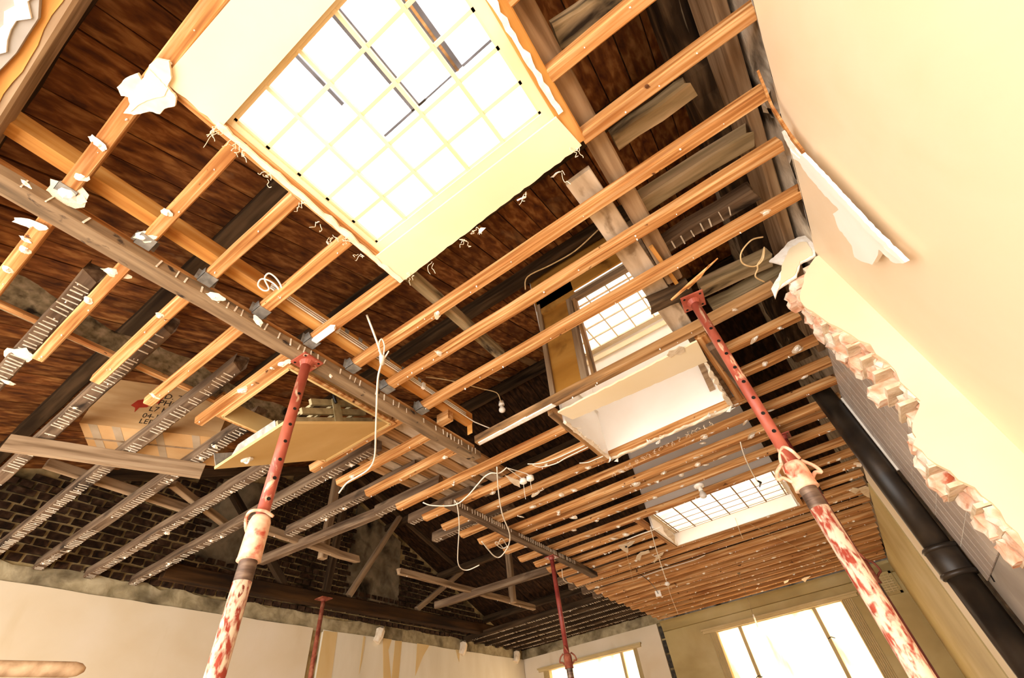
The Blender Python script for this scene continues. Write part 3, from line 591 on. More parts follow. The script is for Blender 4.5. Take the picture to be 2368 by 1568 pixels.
# ================================================================== TIMBERS
PJ = 'pine ceiling joists'; JW, JH = .029 * S, .035 * S
def joist(x0, x1, yf, label, m=PINE, z=1.0, w=JW, h=JH, ends=('saw', 'saw'), nd=0, dy=0, group=PJ):
    o = timber('ceiling_joist', V(x0, yf, z) - Vector((0, w / 2, 0)), V(x1, yf + dy, z) - Vector((0, w / 2, 0)), w, h, m, label, 'joist', group, ends)
    screws(o); ln = o['_l']
    for i in range(nd): dab(o, R.uniform(.1, ln - .05), R.uniform(-.6, .2) * w, R.uniform(.016, .032))
    JO.append((o, x0, x1, yf)); return o
JO = []
ordn = ['first', 'second', 'third', 'fourth', 'fifth', 'sixth', 'seventh', 'eighth', 'ninth', 'tenth', 'eleventh', 'twelfth', 'thirteenth', 'fourteenth', 'fifteenth', 'sixteenth', 'seventeenth', 'eighteenth', 'nineteenth', 'twentieth']
for i, yf in enumerate((-.120, .040, .187, .336, .50)):
    j = joist(-.968, -.607 if i else .12, yf, f'orange hanger joist left of the largest rooflight, {ordn[i]} from the top left')
j = joist(-.968, .362, .656, 'long pine joist to the right wall, nearest the corner of the largest rooflight')
j = joist(-.978, .365, .803, 'long pine joist to the right wall, middle one of three')
j = joist(-.972, .36, .972, 'long pine joist crossing the gridded rooflight, with a split tip', PINE, ends=('saw', 'broken'))
j = joist(-.965, .25, 1.296, 'wide joist with a long plaster streak on the near edge of the gridded rooflight', PINEG, w=.036 * S, dy=-.015)
for i, (x0, yf) in enumerate(((-.02, .182), (-.018, .335), (-.012, .487))):
    joist(x0, .368, yf, f'pale pine joist right of the largest rooflight, {ordn[i]} from the top', ends=('saw', 'broken'))
for i, yf in enumerate((-.116, .043, .184, .336, .497, .966, 1.12, 1.275)):
    joist(-1.6 + R.uniform(-.02, .02), -1.068, yf, f'short orange joist left of the notched beam, {ordn[i]} from the top left', ends=('cut', 'saw'), nd=1)
for i, yf in enumerate((1.478, 1.66)):
    joist(-1.62, -.645, yf, f'orange joist left of the white shaft, {["upper", "lower"][i]} of two', ends=('cut', 'saw'), nd=3)
    joist([.03, .03][i], [.29, .318][i], yf - .01, f'short pine joist right of the white shaft, {["upper", "lower"][i]} of two', nd=1)
full = [1.825, 1.975, 2.137, 2.216, 2.38, 2.575]
for i, yf in enumerate(full): joist(-1.64 + R.uniform(-.02, .02), .345, yf, f'long pine joist, {ordn[i]} beyond the white shaft', ends=('cut', 'saw'), nd=8)
for i, yf in enumerate((2.742, 2.905, 3.07)):
    joist(-1.655 + R.uniform(-.01, .01), -.845, yf, f'pine joist left of the frosted rooflight, {ordn[i]} of three', ends=('cut', 'saw'), nd=5)
    joist(-.005, .345, yf, f'short pine joist right of the frosted rooflight, {ordn[i]} of three', nd=2)
for i, yf in enumerate((3.235, 3.36, 3.52, 3.69, 3.83, 3.98, 4.13, 4.29, 4.45, 4.60, 4.76, 4.92, 5.07)):
    joist(-1.68 - .004 * i + R.uniform(-.015, .015), .343, yf, f'long pine joist, {ordn[i]} beyond the frosted rooflight', ends=('cut', 'saw'), nd=8)
DJ = 'old lath joists'
def oldjoist(x0, x1, yf, label, z=1.07, w=.045 * S, h=.052 * S, marks=((0, 1),), ends=('saw', 'broken'), nd=2, m=LATH):
    o = timber('lath_joist', V(x0, yf, z) - Vector((0, w / 2, 0)), V(x1, yf, z) - Vector((0, w / 2, 0)), w, h, m, label, 'joist', DJ, ends, rough=.004)
    ln = o['_l']
    for a, c in marks: lathmarks(o, ln * a + .02, ln * c - .02)
    screws(o)
    for i in range(nd): dab(o, R.uniform(.1, ln - .1), R.uniform(-.3, .5) * w, R.uniform(.015, .03))
    JO.append((o, x0, x1, yf)); return o
old = [(-3.44, -1.257, .016), (-3.44, -1.303, .228), (-3.44, -1.317, .458), (-3.44, -1.53, .663), (-3.44, -1.66, .893), (-3.43, -1.38, 1.113), (-2.32, -1.394, 1.365), (-1.84, -1.417, 1.55), (-1.80, -1.366, 1.755), (-1.885, -1.32, 2.035)]
for i, (x0, x1, yf) in enumerate(old): oldjoist(x0, x1, yf, f'dark old joist with pale lath marks in the lower left, {ordn[i]} from the left edge', nd=[2, 3, 2, 9, 5, 9, 3, 1, 1, 1][i])
for i, yf in enumerate((3.44, 3.63, 3.85, 4.05)): oldjoist(-1.87, -1.2, yf, f'dark old joist end showing among the far pine joists, {ordn[i]} of four', marks=((0, 1),), nd=0)
for i, yf in enumerate((4.17, 4.34, 4.52, 4.70, 4.88, 5.05)): oldjoist(-3.44, -1.45, yf, f'black sooty joist in the far left corner of the ceiling, {ordn[i]} from the roof truss', m=DARK, marks=((.05, .95),), nd=1, ends=('saw', 'saw'))
tpx('lath_joist', (1012, 1409), (1292, 1322), 1.07, .045 * S, .05 * S, LATH, 'bare grey joist crossing in front of the roof truss in the far corner', 'joist', DJ)
tpx('lath_joist', (610, 1308), (886, 1196), 1.07, .04 * S, .05 * S, LATH, 'bare grey joist showing to the right of the left red prop', 'joist', DJ)
# temporary beams carried by the props
b1 = timber('support_beam', V(-1.0135, -.34, .9686), V(-1.0135, 1.325, .9686), .051 * S, .0305 * S, BEAM, 'long notched old beam under the ceiling, carried by the left red prop', 'beam', 'support beams', rough=.003); lathmarks(b1, .25, b1['_l'] - .02, .036, side=-1, drop=.3)
p, q = U(at(1027, 1174, z=.9686)), U(at(1366, 1336, z=.9686)); d = (q - p).normalized(); n = Vector((d.y, -d.x, 0))
if n.x < 0: n = -n
b2 = timber('support_beam', p + n * .0255 * S, q + n * .0255 * S, .051 * S, .0305 * S, LATH, 'shorter notched dark beam under the far joists, carried by the middle prop', 'beam', 'support beams', ends=('saw', 'broken'), rough=.003); lathmarks(b2, .02, b2['_l'] * .8, .034, side=-1, drop=.1)
b3 = tpx('support_beam', (1640, 812), (1893, 1146), .968, .03 * S, .031 * S, LATH, 'dark beam along the right side of the white shaft behind the right red prop', 'beam', 'support beams')
timber('trimmer', V(-1.03, -.33, 1.0), V(-1.03, 1.32, 1.0), .03 * S, .04 * S, PINE, 'orange trimmer lying on the notched beam behind the joist hangers', 'timber')
pur = timber('pine_beam', V(-.939, -.272, 1.04), V(-.939, 1.195, 1.04), .038 * S, .05 * S, PURL, 'bright orange pine beam crossing above the joists at the left', 'beam', rough=.001)
for i, x in enumerate((.84, .905, .965, 1.03, 1.10, 1.18, 1.20, 1.27)):
    b = MB(); y0 = -.272 + x * .9; c = V(-.92, y0 + .02, 1.072); b.box(c + Vector((-.001, -.012, -.0)), c + Vector((.003, .012, .026))); b.build('nail_plate', GALV, pur)
for yf in (1.055,): b = MB(); b.ubox(-.985, -.928, yf, yf + .03, 1.0, 1.04); b.build('end_block', PINE, pur)
b = MB(); b.ubox(-.95, -.926, 1.196, 1.199, 1.0, 1.06); b.build('end_block', PURL, pur)
timber('trimmer', V(-.592, -.115, .999), V(-.592, .492, .999), .03 * S, .045 * S, PINE, 'pine trimmer along the left edge of the largest rooflight', 'timber')
tr = timber('trimmer', V(-.004, -.3, 1.0), V(-.022, .475, 1.0), .034 * S, .05 * S, PURL, 'wide orange trimmer along the right edge of the largest rooflight', 'timber')
timber('trimmer', V(-.632, 1.32, 1.0), V(-.632, 1.83, 1.0), .022 * S, .05 * S, PINEG, 'trimmer along the left edge of the white shaft', 'timber')
timber('trimmer', V(-.012, 1.31, 1.003), V(.0, 1.82, 1.003), .04 * S, .05 * S, PINE, 'trimmer along the right edge of the white shaft beside the right red prop', 'timber')
timber('trimmer', V(-.832, 2.58, 1.0), V(-.832, 3.2, 1.0), .024 * S, .04 * S, PINE, 'trimmer along the left edge of the frosted rooflight', 'timber')
timber('trimmer', V(-.013, 2.58, 1.0), V(-.013, 3.2, 1.0), .024 * S, .04 * S, PINE, 'trimmer along the right edge of the frosted rooflight', 'timber')
o = timber('header', V(-1.2, -.289, 1.0), V(.3, -.289, 1.0), .052 * S, .06 * S, BROWNB, 'thick brown header with torn plaster in the top left corner', 'timber')
b = MB(); pts = jag(V(-1.1, -.276, .998), V(-.1, -.276, .998), 30, .006, (0, 1, 0)); b.prism([V(-.1, -.302, .998), V(-1.1, -.302, .998)] + pts, (0, 0, .006)); b.build('paper_strip', PURL, o)
# upper layer
tpx('binder', (1205, -60), (1580, 640), 1.052, .05 * S, .05 * S, BROWNB, 'brown binder running above the joists to the right of the largest rooflight')
p, q = V(-.068, .571, 1.052), V(-.048, 1.30, 1.052); timber('plank', p, q, .07 * S, .02 * S, DUSTY, 'pale dusty plank lying above the joists towards the gridded rooflight', 'plank')
timber('binder', V(-.60, .505, 1.04), V(-.605, .97, 1.04), .028 * S, .04 * S, GREYT, 'weathered grey batten above the joists beyond the corner of the largest rooflight', 'timber')
for i, (a, c, z, w, h, m, lb) in enumerate((
    ((1300, 118), (1480, 8), 1.10, .055, .05, GREYT, 'weathered grey log spanning to the right wall at the top of the picture'),
    ((1432, 348), (1588, 246), 1.10, .045, .045, GREYT, 'grey notched timber end below the second pale joist at the right'),
    ((1498, 490), (1730, 352), 1.10, .05, .05, GREYT, 'sooty grey timber between the first two long joists at the right wall'),
    ((1545, 588), (1745, 470), 1.09, .045, .05, LATH, 'old timber with white lath marks near the right wall'),
    ((1630, 690), (1775, 622), 1.08, .05, .05, GREYT, 'cracked charred timber beside the coil of wire'),
    ((1655, 728), (1800, 655), 1.07, .04, .05, GREYT, 'cracked grey timber above the broken brick end'))):
    o = tpx('noggin', a, c, z, w * S, h * S, m, lb, 'timber', ends=('saw', 'broken'), rough=.006)
    if 'lath' in lb: lathmarks(o, .04, o['_l'] * .8, .045)
tpx('noggin', (1524, 722), (1606, 682), 1.0, .038 * S, .05 * S, CHAR, 'charred stub of timber beside the head of the right red prop', 'timber', ends=('broken', 'saw'), rough=.005)
tpx('batten', (1503, 575), (1592, 705), 1.04, .012 * S, .012 * S, PURL, 'thin bright orange batten beside the head of the right red prop')
o = empty('splinter', U(at(1600, 650, z=.975))); L(o, 'split splinter of wood resting on the head of the right red prop', 'timber')
b = MB(); b.tube([U(at(1552, 694, z=.966)), U(at(1600, 652, z=.97)), U(at(1660, 597, z=.98))], [.006, .009, .003], 5); b.tube([U(at(1590, 668, z=.967)), U(at(1620, 640, z=.97)), U(at(1640, 612, z=.974))], [.004, .005, .002], 5); b.build('shard', PINE, o)
timber('wall_plate', V(.335, -.9, 1.30), V(.335, 2.2, 1.30), .08 * S, .17 * S, CHAR, 'charred black wall plate under the roof along the right wall', 'timber', rough=.012, seg=40)
timber('wall_board', V(.362, -.9, 1.12), V(.362, 1.9, 1.12), .03 * S, .15 * S, BROWNB, 'stained brown board fixed along the right wall above the joists', 'timber', rough=.003)
# purlins under the roof boards
for i, (yy, m, lb) in enumerate(((-.35, DARK, 'dark purlin nearest the camera under the roof boards'), (.20, DARK, 'dark purlin crossing behind the left corner of the largest rooflight'), (.78, DARK, 'dark purlin behind the long joists'), (1.30, DARK, 'dark purlin in front of the gridded rooflight'), (1.95, DARK, 'dark purlin behind the gridded rooflight'))):
    z = roofz(yy) - .075; segs = [(XL, XR - .03)]
    for hx0, hx1, hy0, hy1 in HOLES:
        if hy0 - .05 < yy < hy1 + .05: segs = [(XL, hx0 - .015), (hx1 + .015, XR - .03)]
    for k, (a, c) in enumerate(segs): timber('purlin', V(a, yy, z), V(c, yy, z), .06 * S, .07 * S, m, lb + ('' if len(segs) == 1 else [' on its left', ' on its right'][k]), 'timber', rough=.004)
timber('ridge_beam', V(XL, 2.3, 2.13), V(XR, 2.3, 2.13), .03 * S, .09 * S, DARK, 'dark ridge beam under the roof peak', 'timber')
for i, yy in enumerate((3.0, 3.75, 4.5)): timber('purlin', V(XL, yy, roofz(yy) - .08), V(-.9, yy, roofz(yy) - .08), .05 * S, .06 * S, DARK, f'dark purlin on the far roof slope, {ordn[i]} below the ridge', 'timber')
# truss against the gable
tr_ = empty('roof_truss', V(-3.22, 2.6, 1.08)); L(tr_, 'sooty timber roof truss standing in front of the brick gable', 'truss')
def member(nm, y0, z0, y1, z1, w=.05, h=.06, x=-3.22, m=DARK):
    o = timber(nm, V(x, y0, z0), V(x, y1, z1), w * S, h * S, m, parent=tr_, up=(0, 0, 1) if abs(y1 - y0) > .3 else (0, 1, 0)); return o
member('tie_beam', 1.15, 1.06, 4.35, 1.10, .07, .085, m=mat('sooty_tie', ['20140b', '35220f', '4d3319'], (1.6, 14, 14), .85, .4, vary=0)); member('rafter', 2.32, 2.16, 5.0, 1.22); member('rafter', .55, 1.45, 2.28, 2.16)
member('king_post', 2.24, 1.14, 2.3, 2.15, .05, .05); member('strut', 2.5, 1.17, 2.98, 1.95, .04, .045, m=BROWNB); member('strut', 3.24, 1.17, 3.95, 1.66, .04, .045, m=BROWNB); member('strut', 1.9, 1.15, 1.35, 1.65, .04, .05)
o = tpx('binder', (922, 1330), (1232, 1412), 1.10, .035 * S, .04 * S, BROWNB, 'broken brown binder hanging across the truss at the right of the gable', 'timber', ends=('broken', 'saw'), rough=.005); screws(o, 8)
o = tpx('binder', (610, 1228), (826, 1300), 1.10, .035 * S, .04 * S, BROWNB, 'broken brown binder with a splintered end beside the left red prop', 'timber', ends=('saw', 'broken'), rough=.005); screws(o, 6)
timber('hanger', U(at(1183, 1393, z=1.10)), U(at(1183, 1393, z=1.10)) + Vector((0, 0, .75)), .05 * S, .045 * S, BROWNB, 'upright hanger post holding the binder near the far corner', 'timber', up=(0, 1, 0))
timber('hanger', U(at(738, 1290, z=1.09)), U(at(738, 1290, z=1.09)) + Vector((0, 0, 1.1)), .045 * S, .045 * S, BROWNB, 'upright hanger post right of the left red prop', 'timber', up=(0, 1, 0))
tpx('binder', (105, 1078), (440, 1186), 1.13, .03 * S, .04 * S, BROWNB, 'reddish brown binder under the roof at the left')
tpx('binder', (0, 1044), (462, 1108), 1.003, .016 * S, .062 * S, BROWNB, 'dark plank on edge carrying the old joists in front of the cardboard box')
tpx('brace', (405, 1125), (540, 1228), 1.14, .035 * S, .03 * S, BROWNB, 'short slanting brace above the old joists at the lower left')
# wavy board with a pale batten under it
b = MB(); ys = [-.16 + i * .035 for i in range(28)]; vs = []
for i, y in enumerate(ys):
    h = .112 + .014 * math.sin(i * .45 + 1.2) + .006 * math.sin(i * 1.3)
    for x in (-1.607, -1.598): vs += [V(x, y, 1.125), V(x, y, 1.125 + h)]
b.add(vs, [f for i in range(len(ys) - 1) for f in ((4 * i, 4 * i + 1, 4 * i + 5, 4 * i + 4), (4 * i + 2, 4 * i + 6, 4 * i + 7, 4 * i + 3), (4 * i + 1, 4 * i + 3, 4 * i + 7, 4 * i + 5), (4 * i, 4 * i + 4, 4 * i + 6, 4 * i + 2))] + [(0, 2, 3, 1), (len(vs) - 4, len(vs) - 3, len(vs) - 1, len(vs) - 2)])
wb = b.build('wavy_board', GREYT); L(wb, 'wavy edged grey board standing above the old joists at the left', 'board')
timber('batten', V(-1.59, -.16, 1.122), V(-1.59, .80, 1.122), .02 * S, .014 * S, PINE, parent=wb)
for y in (.42, .5): b = MB(); b.ubox(-1.595, -1.53, y, y + .05, 1.121, 1.135); b.build('batten_offcut', PINE, wb)
# loose planks laid across the old joists beside the hatch
for i in range(7):
    x = -1.16 - .066 * i; a, c = 1.02 + R.uniform(-.03, .03), 1.86 + R.uniform(-.12, .04)
    timber('loose_plank', V(x, a, 1.124), V(x, c, 1.124), .058 * S, .012 * S, DUSTY if i % 2 else PINEG, f'loose plank over the old joists right of the loft hatch, {ordn[i]} from the right', 'plank', 'loose planks right of the hatch', rough=.002)
# ply panel and posts left of the gridded rooflight
pl = empty('ply_panel', V(-.6, 1.36, 1.1)); L(pl, 'brown ply panel between dark posts left of the gridded rooflight', 'panel')
b = MB(); b.prism([U(at(a, c, y=1.36)) for a, c in ((1285, 912), (1354, 872), (1308, 660), (1236, 672))], (0, .015, 0)); b.build('sheet', PLY, pl)
for a, c, wd_, nm, m in (((1352, 885), (1314, 690), .03, 'post', BROWNB), ((1372, 866), (1326, 690), .016, 'edge_strip', PINEG), ((1278, 920), (1243, 705), .022, 'post', BROWNB)):
    timber(nm, U(at(*a, y=1.345)), U(at(*c, y=1.345)), wd_ * S, .03 * S, m, parent=pl, up=(0, 1, 0))
timber('head_rail', U(at(1318, 690, y=1.345)), U(at(1452, 612, y=1.345)), .03 * S, .03 * S, BROWNB, parent=pl, up=(0, 1, 0))
timber('post', U(at(1598, 770, y=1.345)), U(at(1520, 640, y=1.345)), .03 * S, .03 * S, BROWNB, parent=pl, up=(0, 1, 0))

# ================================================================== PLASTER DABS AND HANGERS
def put_dab(px, py, size, rot=None, k=None):
    x, y, _ = at(px, py, z=1.0); best = None
    for o, x0, x1, yf in JO:
        yc = yf - o['_w'] / S / 2; zz = (o.matrix_basis.translation.z - H) / S
        xx, yy = x * zz, y * zz
        if x0 - .04 <= xx <= x1 + .04:
            d = abs(yy - yc)
            if best is None or d < best[0]: best = (d, o, xx, yy)
    if best and best[0] < .05:
        o = best[1]; p = o.matrix_basis.inverted() @ Vector((best[2] * S, best[3] * S, o.matrix_basis.translation.z))
        dist = math.hypot(best[2], best[3], 1); dab(o, max(.01, min(o['_l'] - .01, p.x)), p.y, size * dist / FPX * S * .46, rot, k)
for px, py, q, k in ((385, 492, 30, 1), (335, 548, 46, 4), (225, 330, 32, 3), (190, 408, 26, 1), (150, 452, 60, 3), (70, 518, 60, 2), (60, 576, 20, 3), (18, 622, 18, 3), (268, 632, 48, 4), (43, 822, 90, 2), (20, 885, 24, 3), (655, 840, 44, 4),
                 (568, 902, 48, 4), (1012, 727, 34, 4), (1018, 818, 38, 2), (1775, 492, 44, 2), (1700, 718, 32, 2), (1745, 785, 30, 4), (1842, 808, 28, 1), (1768, 842, 16, 3), (1535, 1093, 20, 3), (1438, 1090, 22, 1), (1575, 1097, 20, 1), (1632, 1075, 20, 1),
                 (1672, 1057, 28, 2), (1470, 1118, 24, 3), (1325, 1196, 22, 3), (1327, 1226, 18, 1), (1430, 1183, 20, 1), (1358, 1240, 28, 2), (1380, 1203, 18, 1), (1418, 1246, 26, 3), (1447, 1236, 18, 3), (1480, 1284, 34, 2), (1518, 1286, 32, 2), (1360, 1082, 20, 3),
                 (1925, 930, 28, 3), (1945, 930, 36, 3), (1780, 950, 22, 1), (1920, 962, 26, 1), (1725, 975, 26, 2), (1738, 1008, 30, 3), (1882, 1098, 28, 4), (2000, 1138, 46, 2), (1985, 1075, 30, 4), (1625, 1025, 20, 1), (1700, 870, 18, 1), (1042, 990, 40, 3),
                 (1240, 1140, 36, 2), (1250, 1135, 30, 2), (1232, 1172, 22, 1), (1205, 1195, 18, 2), (1140, 1140, 22, 1), (1090, 985, 16, 3), (1120, 985, 20, 1)): put_dab(px, py, q, None, k)
for px, py, q in ((498, 686, 50), (597, 743, 46), (60, 425, 24), (765, 870, 22)):
    p = U(at(px, py, z=.9686)); pl_ = b1.matrix_basis.inverted() @ p; dab(b1, pl_.x, pl_.y, q / FPX * 1.2 * S * .42, None, 4)
for o, x0, x1, yf in JO:                                   # long smears of plaster where the photo shows them
    if o['label'].startswith('wide joist'):
        for a, c in ((.02, .22), (.22, .42), (.42, .62)): local(o, 'plaster_streak', [(a, -.02, .001), (c, -.026, .001), (c + .01, .012, .001), (a - .01, .016, .001), (a, -.018, -.008), (c, -.022, -.006), (c + .01, .01, -.008), (a - .01, .012, -.006)], [(3, 2, 1, 0), (4, 5, 6, 7), (0, 1, 5, 4), (1, 2, 6, 5), (2, 3, 7, 6), (3, 0, 4, 7)], PLAST)
    if o['label'].startswith('orange hanger') and abs(yf - .50) < .01:
        local(o, 'plaster_streak', [(.03, -.02, .001), (.17, -.02, .001), (.185, -.005, .001), (.17, .012, .001), (.03, .012, .001), (.03, -.018, -.012), (.165, -.018, -.012), (.178, -.004, -.012), (.165, .01, -.012), (.03, .01, -.012)], [(4, 3, 2, 1, 0), (5, 6, 7, 8, 9)] + [(i, (i + 1) % 5, 5 + (i + 1) % 5, 5 + i) for i in range(5)], WHITE)
def hanger(yf, lab):
    y1, y0 = yf + .003, yf - .029 - .003; x0, x1 = -.985, -.945; b = MB(); t = .0015
    b.ubox(x0, x1, y0, y1, 1 - .002, 1.0); b.prism([V(x0, y0, .998), V(x1, y0, .998), V(x0 + .015, y0, 1.04), V(x0, y0, 1.04)], (0, t, 0)); b.prism([V(x0, y1, .998), V(x1, y1, .998), V(x0 + .015, y1, 1.04), V(x0, y1, 1.04)], (0, -t, 0))
    b.ubox(x0 - .001, x0, y0 - .008, y0, 1.005, 1.04); b.ubox(x0 - .001, x0, y1, y1 + .008, 1.005, 1.04)
    o = b.build('joist_hanger', GALV); L(o, lab, 'bracket', 'joist hangers on the beam'); return o
for i, yf in enumerate((-.120, .040, .187, .336, .50, .656, .803, .972)): hanger(yf, f'galvanised joist hanger at the notched beam, {ordn[i]} from the top left')

# ================================================================== PROPS
def zat(x, y, py):
    lo, hi = FLOOR, .99
    for _ in range(50):
        m = (lo + hi) / 2; v = (x, y, m); k = [sum(RW[r][i] * v[i] for i in range(3)) for r in range(3)]; q = 9e9 if k[2] <= .02 else k[1] / k[2] * FPX + CY
        if q > py: lo = m
        else: hi = m
    return (lo + hi) / 2
def cyl(z0, z1, r0, r1=None, k=20): b = MB(); b.tube([(0, 0, z0), (0, 0, z1)], [r0, r1 or r0], k); return b
def prop(x, y, ztop, pyc0, pyc1, label, m_in, m_cup, m_out, holes=(), ri=.0235, ro=.030, pw=.054, ring=False, prot=0.0, pytop=None):
    base = V(x, y, FLOOR); o = empty('steel_prop', base); L(o, label, 'prop', 'steel props')
    T = Matrix.Translation(base); zl = lambda z: (z - FLOOR) * S
    c0, c1 = zl(zat(x, y, pyc0)), zl(zat(x, y, pyc1)); top = zl(ztop)
    b = MB(); n = 10; cs = [(pw * sx * (1 if abs(sx) == abs(sy) else 1), pw * sy) for sx, sy in ((-1, -1), (1, -1), (1, 1), (-1, 1))]
    ca, sa = math.cos(prot), math.sin(prot); cs = [(ca * u - sa * v, sa * u + ca * v) for u, v in cs]
    b.prism([(u, v, top - .008) for u, v in cs], (0, 0, .008)); b.tube([(0, 0, top - .03), (0, 0, top - .008)], [ri * 1.05, ri * 1.5], 16); pt = b.build('head_plate', m_in, o, False, T)
    for u, v in cs: bb = MB(); bb.tube([(u * .72, v * .72, top - .0095), (u * .72, v * .72, top - .0075)], .006, 8); bb.build('bolt_hole', BLACK, pt, False, T)
    inner = cyl(c0 - .02, top - .02, ri).build('inner_tube', m_in, o, True, T)
    for py in holes:
        z = zl(zat(x, y, py)); dxy = Vector((-x, -y, 0)).normalized(); a = math.atan2(dxy.y, dxy.x) + .25; dxy = Vector((math.cos(a), math.sin(a), 0))
        bb = MB(); bb.tube([Vector((0, 0, z)) + dxy * (ri - .006), Vector((0, 0, z)) + dxy * (ri + .0006)], .0075, 10); bb.build('pin_hole', BLACK, inner, False, T)
    rc = ro * 1.28
    b = MB(); b.tube([(0, 0, c1), (0, 0, c1 + .012), (0, 0, c0 - .02), (0, 0, c0)], [rc * 1.06, rc, rc * .97, rc * .8], 22); col = b.build('collar', m_cup, o, True, T)
    b = MB(); zc = (c0 + c1) / 2; hh = (c0 - c1)
    if ring:
        for s in (-1, 1):
            a = .45; u = Vector((math.cos(a) * s, math.sin(a) * s, 0))
            b.tube(spline([Vector((0, 0, c1 + .03)) + u * rc * .9, Vector((0, 0, c1 + .05)) + u * rc * 1.5, Vector((0, 0, zc)) + u * rc * 2.0, Vector((0, 0, c0 - .02)) + u * rc * 1.7, Vector((0, 0, c0 + .005)) + u * rc * .9], 5), .0065, 7)
        b.tube(spline([Vector((rc * .8, -rc * .5, c0)), Vector((rc * .5, -rc * 1.0, c0 + .03)), Vector((0, -rc * .6, c0 + .055)), Vector((-rc * .7, 0, c0 + .03)), Vector((-rc * .9, .02, c0 - .02))], 5), .006, 7)
    else:
        b.tube(spline([Vector((-rc * 1.0, -rc * .2, c0 - .06)), Vector((-rc * 1.35, -rc * .5, c0 - .03)), Vector((-rc * 1.1, -rc * .9, c0 + .005)), Vector((0, -rc * 1.1, c0 + .012)), Vector((rc, -rc * .4, c0 + .006)), Vector((rc * 1.0, rc * .6, c0 - .004))], 5), .006, 7)
    b.build('handle', m_cup, col, True, T)
    th = .07; b = MB(); zz = [c1 - th + i * th / 28 for i in range(29)]; b.tube([(0, 0, z) for z in zz], [ro * (1.0 if i % 2 else .955) for i in range(29)], 20, False); b.build('thread', STEEL, o, True, T)
    cyl(.01, c1 - th + .002, ro).build('outer_tube', m_out, o, True, T)
    b = MB(); b.box((-.075, -.075, 0), (.075, .075, .008)); b.build('foot_plate', m_out, o, False, T); return o
prop(-1.010, .510, .9686, 1196, 1298, 'left red prop with a plastered collar under the long notched beam', RED, CUP, REDP, (916, 951, 987, 1026, 1068, 1111, 1159), prot=.05)
prop(.021, 1.085, .9675, 1072, 1130, 'thick right red prop with a looped handle, nearest the brick stub', RED, CUP, REDP, (766, 795, 824, 856, 889, 926, 962, 1003), ri=.0215, ro=.029, ring=True, prot=.15)
prop(.066, 2.165, .968, 1298, 1352, 'darker red prop standing just behind the thick right one', MAROON, RUST, MAROON, ring=True)
prop(-1.418, 2.565, .9686, 1512, 1546, 'slim maroon prop in the middle under the shorter notched beam', MAROON, RUST, MAROON, ring=True, ri=.022, ro=.029)
prop(-3.02, 2.12, 1.058, 1600, 1640, 'rusty prop under the roof truss at the left wall', RUST, RUST, MAROON, pw=.07)

# ================================================================== DRAIN PIPE
o = empty('drain_pipe', V(.292, 2.10, FLOOR)); L(o, 'black cast iron drain pipe down the right wall', 'pipe'); T = Matrix.Translation(V(.292, 2.10, FLOOR))
zl = lambda z: (z - FLOOR) * S
PR = .042 * S; zc = .36
cyl(zl(zc), zl(1.06), PR * .95, k=28).build('upper_pipe', IRON, o, True, T); cyl(0, zl(zc), PR * .98, k=28).build('lower_pipe', IRON, o, True, T)
b = MB(); b.tube([(0, 0, zl(zc - .045)), (0, 0, zl(zc - .04)), (0, 0, zl(zc + .04)), (0, 0, zl(zc + .045))], [PR * 1.08, PR * 1.14, PR * 1.14, PR * 1.05], 28)
for q in (-.04, .038): b.tube([(0, 0, zl(zc + q - .008)), (0, 0, zl(zc + q)), (0, 0, zl(zc + q + .008))], [PR * 1.14, PR * 1.26, PR * 1.14], 28)
b.build('socket', IRON, o, True, T)
b = MB(); b.box((.02, PR * .9, zl(zc - .03)), (.055 * S, PR * 1.7, zl(zc + .03))); b.build('fixing_lug', IRON, o, False, T)
o = empty('wall_plate_cover', V(XF, 2.42, .3)); L(o, 'small painted cover plate on the wall behind the drain pipe', 'cover'); b = MB(); b.ubox(XF - .004, XF + .004, 2.33, 2.47, .2, .36); b.build('plate', CREAMD, o)

# ================================================================== LOFT HATCH, LADDER, BOX
hx0, hx1, hy0, hy1 = -1.466, -1.102, .508, .930
o = empty('loft_hatch', V((hx0 + hx1) / 2, (hy0 + hy1) / 2, 1.0)); L(o, 'half open loft hatch with a tan trapdoor beside the left red prop', 'hatch')
b = MB(); fw_ = .016
for (xa, xb, ya, yb) in ((hx0 - fw_, hx0, hy0 - fw_, hy1 + fw_), (hx1, hx1 + fw_, hy0 - fw_, hy1 + fw_), (hx0, hx1, hy0 - fw_, hy0), (hx0, hx1, hy1, hy1 + fw_)): b.ubox(xa, xb, ya, yb, .996, 1.004)
b.build('architrave', PINE, o)
for (xa, xb, ya, yb) in ((hx0 - .004, hx0 + .004, hy0, hy1), (hx1 - .004, hx1 + .004, hy0, hy1), (hx0, hx1, hy0 - .004, hy0 + .004), (hx0, hx1, hy1 - .004, hy1 + .004)): bb = MB(); bb.ubox(xa, xb, ya, yb, .993, 1.06); bb.build('lining', HATCHM, o)
th = math.radians(26.5); cu = Vector((0, -math.cos(th), -math.sin(th))); cn = Vector((0, -math.sin(th), math.cos(th))); hp = V(0, hy1 - .004, .998); ln = .425 * S
def dp(x, u, w): return Vector((x * S, hp.y, hp.z)) + cu * u * ln + cn * w * S
b = MB(); x0, x1 = hx0 + .004, hx1 - .006; b.prism([dp(x0, 0, 0), dp(x1, 0, 0), dp(x1, 1, 0), dp(x0, 1, 0)], cn * .014); door = b.build('trapdoor', HATCHM, o)
